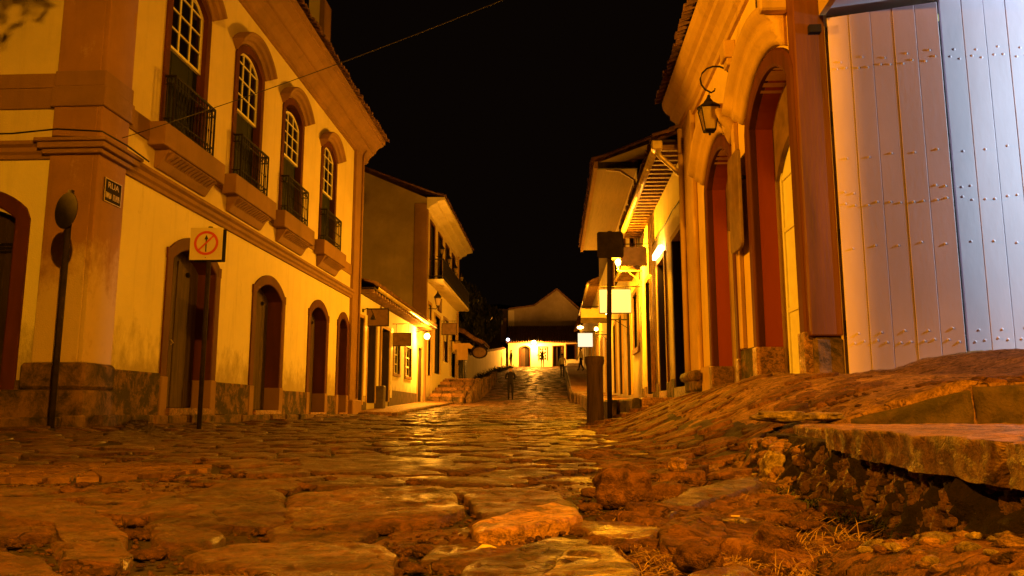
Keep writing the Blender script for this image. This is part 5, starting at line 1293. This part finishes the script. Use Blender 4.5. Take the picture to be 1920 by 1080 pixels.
SH = [(-.52, .28), (-.35, .42), (.35, .42), (.55, .25), (.45, .12), (.27, .15), (.27, -.45), (-.27, -.45), (-.27, .1), (-.42, .05)]
hang_sign('blank tan sign cut like a shirt hanging beyond the tan rectangle', 0, 0, 45.5, 0, 3.95, 'otrim', -6, shape=[(-5.25+p[0]*1.15, 3.6+p[1]*1.1) for p in SH[::-1]], bracket=False)
OV = [(-4.55+.5*math.cos(-t*.314), 3.75+.38*math.sin(-t*.314)) for t in range(20)]
t = hang_sign('oval dark-rimmed hanging sign, farthest of the left hanging signs', -5, -4, 48.5, 3.4, 4.1, 'sigd', -6, shape=OV, bracket=False)
bm = B(); prism(bm, Face((0, 48.45, 0), (1, 0, 0), (0, -1, 0)), [(-4.55+(p[0]+4.55)*.8, 3.75+(p[1]-3.75)*.78) for p in OV], .0, .03); put('oval_panel', bm, 'sigb', t)
bm = B(); tube(bm, [(-6, 48.5, 4.25), (-4.2, 48.5, 4.25)], .025, 5); tube(bm, [(-6, 45.5, 4.2), (-4.7, 45.5, 4.2)], .02, 5); tag(put('sign_rods', bm, 'iron'), 'two thin iron rods carrying the shirt-shaped and the oval sign', 'rod', kind=None)
# shop goods at the open door
dg = thing('hanging_clothes', 'green and yellow clothes hanging in the open shop door of the balcony townhouse', 'clothes', (-6, 46.8, 3))
bm = B(); box(bm, LF, 46.15, 46.9, -.2, -.05, 4.1, 4.9); put('green_garment', bm, 'cgreen', dg, bev=.05)
bm = B(); box(bm, LF, 46.7, 47.5, -.05, .1, 3.6, 4.3); put('yellow_garment', bm, 'cyell', dg, bev=.06)
bm = B(); box(bm, LF, 46.1, 46.8, -.15, .0, 2.9, 3.5); put('green_garment', bm, 'cgreen', dg, bev=.05)
# stone steps and retaining wall
ss_ = thing('stone_steps', 'rough stone steps climbing to the balcony townhouse door', 'steps', (-5.2, 40, .7))
for k in range(7):
    z = .72+k*.17; ya = 37.4+k*.9
    x = -5.98
    while x < -4.32:
        L = random.uniform(.35, .8); e = min(x+L, -4.28); bm = B(); box(bm, WORLD, x, e-.02, ya+random.uniform(-.04, .04), ya+1.2, z-.3, z+.16+random.uniform(-.015, .015)); put('step_stone', bm, 'slab' if k % 2 else 'base', ss_, bev=.025); x = e+.001
bm = B(); box(bm, WORLD, -5.98, -4.4, 43.6, 50, .5, 1.98); put('landing', bm, 'slab', ss_)
rw = thing('retaining_wall', 'dark rubble retaining wall beside the stone steps', 'wall', (-4.2, 42, .8))
y = 38.4
while y < 56:
    L = random.uniform(.3, .6); zt = lerp([(38.4, .95), (43, 1.9), (50, 2.3), (56, 2.9)], y)+random.uniform(-.1, .08); bm = B(); box(bm, WORLD, -4.26, -4.02+random.uniform(-.05, .06), y, y+L-.03, .2, zt); put('stone', bm, 'base', rw, bev=.04); y += L
# garden wall with a tiled gate
gw = thing('garden_wall', 'long plastered garden wall climbing to the end of the street on the left', 'wall', (-6, 52, 2))
pts_w = [(-6.0, 49.3), (-6.0, 56), (-5.8, 64), (-5.3, 72), (-4.8, 79)]
tz = [(49.3, 4.6), (54, 4.5), (57, 4.1), (60, 4.55), (64, 4.85), (72, 5.6), (79, 6.3)]
bm = B(); rr_ = []
N2 = 40
for i in range(N2+1):
    y = 49.3+(79-49.3)*i/N2; x = lerp([(p[1], p[0]) for p in pts_w], y); z = lerp(tz, y); rr_.append([bm.verts.new(q) for q in ((x, y, .5), (x, y, z), (x-.35, y, z), (x-.35, y, .5))])
for a, b in zip(rr_, rr_[1:]):
    for j in range(3): bm.faces.new((a[j], a[j+1], b[j+1], b[j]))
bm.faces.new(rr_[0]); bm.faces.new(rr_[-1]); put('wall', bm, 'cream2', gw)
bm = B(); rr_ = []
for i in range(N2+1):
    y = 49.3+(79-49.3)*i/N2; x = lerp([(p[1], p[0]) for p in pts_w], y); z = lerp(tz, y)+.01; rr_.append([bm.verts.new(q) for q in ((x+.08, y, z), (x-.17, y, z+.16), (x-.45, y, z))])
for a, b in zip(rr_, rr_[1:]):
    for j in range(3): bm.faces.new((a[j], a[(j+1) % 3], b[(j+1) % 3], b[j]))
put('wall_coping', bm, 'tile', gw)
for a, b in ((50.3, 51.6), (53.0, 54.4)):
    bm = B(); box(bm, LF, a, b, .01, .05, 1.7, 4.0); put('gate', bm, 'dwood', gw)
gr = thing('gate_roof', 'small tiled roof over the gate in the garden wall', 'roof', (-6, 52, 4.7))
bm = B(); prism(bm, Face((0, 51.5, 0), (1, 0, 0), (0, 1, 0)), [(-6.6, 5.5), (-5.7, 5.25), (-5.0, 4.75), (-4.45, 4.5), (-4.45, 4.38), (-5.05, 4.6), (-5.7, 5.05), (-6.6, 5.3)], -1.6, 3); put('tiles', bm, 'tile', gr)
for k in range(12): bm = B(); tube(bm, [(-6.6, 49.95+k*.38, 5.52), (-5.7, 49.95+k*.38, 5.27), (-5.0, 49.95+k*.38, 4.77), (-4.4, 49.95+k*.38, 4.5)], .08, 5); put('roof_tile', bm, 'tile', gr, True)
# weeds at the foot of the garden wall
wb_ = B()
for _ in range(120):
    y = random.uniform(55, 79); x = lerp([(p[1], p[0]) for p in pts_w], y)+random.uniform(.2, .9); blades(wb_, x, y, G(x, y)-.02, 7, .7, .2, .3, .03)
tag(put('wall_weeds', wb_, 'moss'), 'dark weeds growing along the foot of the garden wall', 'weeds', kind='stuff')
# ------------------------------------------------------------------ end of the street
E1 = thing('end_house', 'low white house with dark tile roof closing the top of the street', 'house', (0, 80, 4.6))
FE = Face((0, 80, 0), (1, 0, 0), (0, -1, 0))
OE = [(-3.35, -2.1, 4.4, 6.5, 0), (-1.52+.0, -.72, 5.2, 6.55, 0), (-.05, .75, 4.4, 6.6, 0), (1.35+.55, 2.75, 4.4, 6.6, 0)]
OE = [(-3.4, -2.45, 4.4, 6.4, .2), (-1.52, -.75, 5.2, 6.5, 0), (-.1, .75, 4.5, 6.6, 0), (1.25, 2.05, 5.3, 6.75, 0), (3.0, 4.2, 4.3, 6.8, 0)]
bm = B(); wall(bm, FE, -4.6, 6.5, 3.5, 7.0, .3, OE); put('wall', bm, 'white', E1)
for i, (a, b, zb, zs, r) in enumerate(OE):
    win = i in (1, 3)
    bm = B(); sweep(bm, FE, a, b, zb, zs, r, [(0, -.2), (0, .05), (.1, .05), (.1, -.02)]); fr = put('window' if win else 'door', bm, 'brown', E1)
    bm = B(); box(bm, FE, a+.002, b-.002, -.27, -.26, zb, zs+r); put('dark_inside', bm, 'black', fr)
    if i == 1:
        bm = B()
        for k in range(5): z = zb+(zs-zb-.05)*k/4; box(bm, FE, a+.005, b-.005, -.1, -.05, z, z+.05)
        for k in range(4): s = a+.005+(b-a-.05)*k/3; box(bm, FE, s, s+.04, -.104, -.046, zb, zs)
        put('sash', bm, 'whitep', fr)
    elif not win: bm = B(); box(bm, FE, a+.004, (a+b)/2, -.2, -.12, zb, zs); put('door_leaf', bm, 'dwood', fr)
bm = B(); extr(bm, FE, [(.6, 6.9), (.6, 7.0), (-4.5, 9.1), (-4.5, 8.95), (0, 6.98)], -4.8, 6.5); put('roof', bm, 'tile', E1)
for k in range(46): bm = B(); s = -4.75+k*.245; tube(bm, [FE(s, .66, 7.02), FE(s, -4.4, 9.12)], .07, 4); put('roof_tile', bm, 'tile', E1)
E2 = thing('gable_house', 'large dim gabled house rising behind the low end house', 'house', (0, 86, 5))
FG = Face((0, 86, 0), (1, 0, 0), (0, -1, 0))
bm = B(); prism(bm, FG, [(-4.9, 4), (-4.9, 11.1), (-2.1, 11.45), (.35, 13.2), (3.3, 10.4), (4.2, 10.2), (4.2, 4)], -6, 0); put('wall', bm, 'grey', E2)
bm = B(); prism(bm, FG, [(-5.0, 11.1), (-4.9, 11.25), (-2.15, 11.6), (.35, 13.4), (4.3, 9.9), (4.2, 9.75), (.35, 13.2), (-2.1, 11.45)], -6.2, .2); put('roof', bm, 'tile', E2)
bm = B(); box(bm, FG, -4.95, -4.3, .0, .12, 4, 11.0); put('corner_pilaster', bm, 'cream2', E2)
E3 = thing('narrow_house', 'narrow dark house front with a tall window left of the gabled house', 'house', (-5.5, 86, 5))
bm = B(); box(bm, FG, -7.2, -5.0, -5, -.2, 4, 11.2); put('wall', bm, 'dwood', E3)
bm = B(); box(bm, FG, -5.75, -5.15, -.19, -.1, 7.6, 10.2); put('window', bm, 'sigb', E3)
lp = thing('street_lamp', 'bright lit wall lamp on the low white end house', 'lamp', (-1.95, 79.95, 7.1))
bm = B(); tube(bm, [(-2.0, 79.98, 6.95), (-2.0, 79.5, 7.05)], .03, 6); put('arm', bm, 'iron', lp)
bm = B(); bmesh.ops.create_uvsphere(bm, u_segments=12, v_segments=8, radius=.22); bmesh.ops.translate(bm, vec=Vector((-2.0, 79.4, 6.95)), verts=bm.verts); put('globe', bm, 'glow', lp, True)
light('end_lamp_light', (-2.0, 79.0, 6.8), 5000, (1, .36, .03), r=.2, parent=lp)
lp2 = thing('street_lamp', 'small cool white lamp at the corner left of the low end house', 'lamp', (-4.6, 79.6, 7.2))
bm = B(); tube(bm, [(-4.6, 79.98, 7.2), (-4.6, 79.5, 7.25)], .03, 6); put('arm', bm, 'iron', lp2)
bm = B(); lathe(bm, (-4.6, 79.4, 7.1), [(.05, 0), (.17, .1), (.17, .2), (.05, .3)], 10); put('globe', bm, 'coolglow', lp2, True)
# hillside behind
bm = B(); R = []
for i in range(61):
    x = -260+520*i/60; row = []
    for j in range(9):
        f = j/8; y = 130+120*f; z = 2+f*(30+14*noise.noise(Vector((x*.012, f, 2)))+5*noise.noise(Vector((x*.06, f*3, 5)))); row.append(bm.verts.new((x, y, z)))
    R.append(row)
for a, b in zip(R, R[1:]):
    for j in range(8): bm.faces.new((a[j], a[j+1], b[j+1], b[j]))
tag(put('hill', bm, 'hill', None, True), 'dark hillside behind the town', 'hill', kind='structure')
# ------------------------------------------------------------------ trees
def tree(label, base, trunk_h, blobs, nleaf, ls, drooping=False, grp=None, name='tree'):
    t = thing(name, label, 'tree', base, grp); b = Vector(base); bm = B()
    tube(bm, [b, b+Vector((.1, 0, trunk_h*.5)), b+Vector((0, .1, trunk_h))], .22, 8, .12)
    for (c, r) in blobs: c = Vector(c); tube(bm, [b+Vector((0, .1, trunk_h*.8)), (b+Vector((0, 0, trunk_h))).lerp(c, .5)+Vector((0, 0, .2)), c], .10, 6, .03)
    put('trunk', bm, 'bark', t, True)
    bm = B()
    for _ in range(nleaf):
        c, r = random.choice(blobs); d = Vector((random.gauss(0, 1), random.gauss(0, 1), random.gauss(0, 1))).normalized()*r*random.random()**.4
        if noise.noise((Vector(c)+d)*1.1) < -.18: continue
        p = Vector(c)+Vector((d.x, d.y, d.z*.8)); n = Vector((random.gauss(0, 1), random.gauss(0, 1), random.gauss(0, 1))).normalized(); u = n.orthogonal().normalized()
        if drooping: u = Vector((random.gauss(0, .35), random.gauss(0, .35), -1)).normalized()
        v = n.cross(u).normalized(); s = ls*random.uniform(.6, 1.3)
        bm.faces.new([bm.verts.new(q) for q in (p-u*s, p+v*s*.35, p+u*s, p-v*s*.35)])
    put('crown', bm, 'leaf', t)
    return t
tree('drooping dark tree behind the garden wall, nearest the balcony townhouse', (-8.2, 60, 2.5), 5.5, [((-8.3, 58, 7.5), 2.2), ((-7.2, 60, 8.6), 1.8), ((-6.9, 61, 6.6), 1.6), ((-9, 60, 9.6), 1.6)], 4200, .30, True, 'trees behind the garden wall')
tree('dark bushy tree behind the far end of the garden wall', (-7.3, 70, 4), 4, [((-7.2, 69, 8.2), 2.0), ((-6.4, 70, 7.4), 1.6), ((-5.9, 72, 8.6), 1.4), ((-7.6, 71, 9.8), 1.5)], 4200, .30, True, 'trees behind the garden wall')
tree('street tree standing left of the camera, its branch shading the corner house', (-5.2, 1.5, 0), 4.0, [((-4.0, 4.7, 5.6), .62), ((-3.3, 4.5, 5.9), .42), ((-4.6, 4.4, 5.0), .40), ((-4.6, 3.6, 6.4), .8), ((-4.3, 4.6, 5.35), .5), ((-3.9, 4.4, 4.85), .25)], 2600, .07)
# ------------------------------------------------------------------ people
def person(label, loc, h, yaw, top, legs, pose='walk', hairm='hair', bulk=1.12):
    sx = h/1.75; J = {}
    def a(n, x, y, z, r): J[n] = (Vector((x, y, z)), r)
    st_ = .17 if pose == 'walk' else .03
    a('pel', 0, 0, .95, .15); a('wai', 0, 0, 1.08, .135); a('che', 0, .0, 1.30, .165); a('nec', 0, .01, 1.50, .06); a('hd1', 0, .02, 1.60, .085); a('hd2', 0, .02, 1.68, .092)
    for s, q in ((-1, 1), (1, -1)):
        a('hip%d' % s, .09*s, 0, .90, .10); a('kne%d' % s, .10*s, q*st_*.55+.02, .50, .065); a('ank%d' % s, .10*s, q*st_*1.3-.02, .09, .045); a('toe%d' % s, .11*s, q*st_*1.3+.14, .035, .035)
        a('sho%d' % s, .19*s, 0, 1.42, .062)
        if pose == 'hold': a('elb%d' % s, .26*s, .05, 1.14, .045); a('wri%d' % s, .12*s, .26, 1.12, .032); a('han%d' % s, .08*s, .32, 1.13, .034)
        elif pose == 'up' and s == 1: a('elb%d' % s, .36*s, .05, 1.30, .045); a('wri%d' % s, .50*s, .12, 1.14, .032); a('han%d' % s, .54*s, .14, 1.09, .034)
        else: a('elb%d' % s, .25*s, -q*st_*.5, 1.14, .045); a('wri%d' % s, .25*s, -q*st_*1.0+.06, .88, .032); a('han%d' % s, .25*s, -q*st_*1.0+.09, .79, .034)
    E_ = [('pel', 'wai'), ('wai', 'che'), ('che', 'nec'), ('nec', 'hd1'), ('hd1', 'hd2')]
    for s in (-1, 1):
        E_ += [('pel', 'hip%d' % s), ('hip%d' % s, 'kne%d' % s), ('kne%d' % s, 'ank%d' % s), ('ank%d' % s, 'toe%d' % s), ('che', 'sho%d' % s), ('sho%d' % s, 'elb%d' % s), ('elb%d' % s, 'wri%d' % s), ('wri%d' % s, 'han%d' % s)]
    names = list(J); me = bpy.data.meshes.new('p'); me.from_pydata([J[n][0]*sx for n in names], [(names.index(p), names.index(q)) for p, q in E_], [])
    o = bpy.data.objects.new('p', me); COL.objects.link(o)
    md = o.modifiers.new('s', 'SKIN'); sv = me.skin_vertices[0].data
    for i, n in enumerate(names): sv[i].radius = (J[n][1]*bulk*sx*(1.0 if n[:3] not in ('che', 'wai', 'pel') else 1.05), J[n][1]*sx*(1 if n[:3] not in ('che', 'wai', 'pel') else .72)); sv[i].use_root = (n == 'pel')
    sb = o.modifiers.new('u', 'SUBSURF'); sb.levels = 2; sb.render_levels = 2
    bpy.context.view_layer.update(); dg_ = bpy.context.evaluated_depsgraph_get(); nm = bpy.data.meshes.new_from_object(o.evaluated_get(dg_)); bpy.data.objects.remove(o)
    nm.materials.clear()
    for m_ in ('skin', top, legs, 'cdark'): nm.materials.append(M[m_])
    for p in nm.polygons:
        z = p.center.z/sx; ax = abs(p.center.x)/sx
        hand = (pose != 'hold' and ax > .2 and z < .86 and z > .7) or (pose == 'hold' and p.center.y/sx > .25 and z > 1)
        p.material_index = 3 if z < .09 else (0 if (z > 1.50 or hand) else (2 if z < .98 and ax < .215 else 1)); p.use_smooth = True
    po = bpy.data.objects.new('person', nm); COL.objects.link(po); po.location = loc; po.rotation_euler = (0, 0, yaw); tag(po, label, 'person')
    bm = B(); bmesh.ops.create_uvsphere(bm, u_segments=12, v_segments=8, radius=.108*sx)
    for v in bm.verts:
        v.co = Vector((v.co.x*.95, v.co.y*1.05-.015*sx, max(v.co.z, -.02*sx)*1.1+1.68*sx))
    hr = put('hair', bm, hairm, None, True); hr.parent = po
    bm = B(); lathe(bm, (0, .118*sx, 1.60*sx), [(.012, 0), (.018, .02), (.008, .05)], 5); nsn = put('nose', bm, 'skin', None, True); nsn.parent = po
    return po
person('person in dark clothes walking up the middle of the street with hands held in front', (-2.35, 43, G(-2.35, 43)), 1.78, .2, 'cdark', 'cdark', 'hold')
person('person in a white top and dark trousers walking in the street', (.60, 60, G(.6, 60)), 1.74, 0, 'cwhite', 'cjean', 'walk')
person('person in dark clothes standing between the window and door of the end house', (-1.15, 78.2, G(-1.15, 78.2)), 1.75, 3.0, 'cdark', 'cjean', 'up')
person('person in a light shirt on the right pavement near the top of the street', (2.0, 60.5, lerp(ST, 60.5)+.46), 1.72, 1.8, 'cwhite', 'cdark', 'walk')
person('person in a dark coat standing at the open shop door above the steps', (-5.45, 46.6, 1.98), 1.75, 1.2, 'cdark', 'cjean', 'stand')
person('person in dark clothes by the end of the garden wall', (-4.15, 77, G(-4.15, 77)), 1.7, 2.0, 'cdark', 'cdark', 'stand')
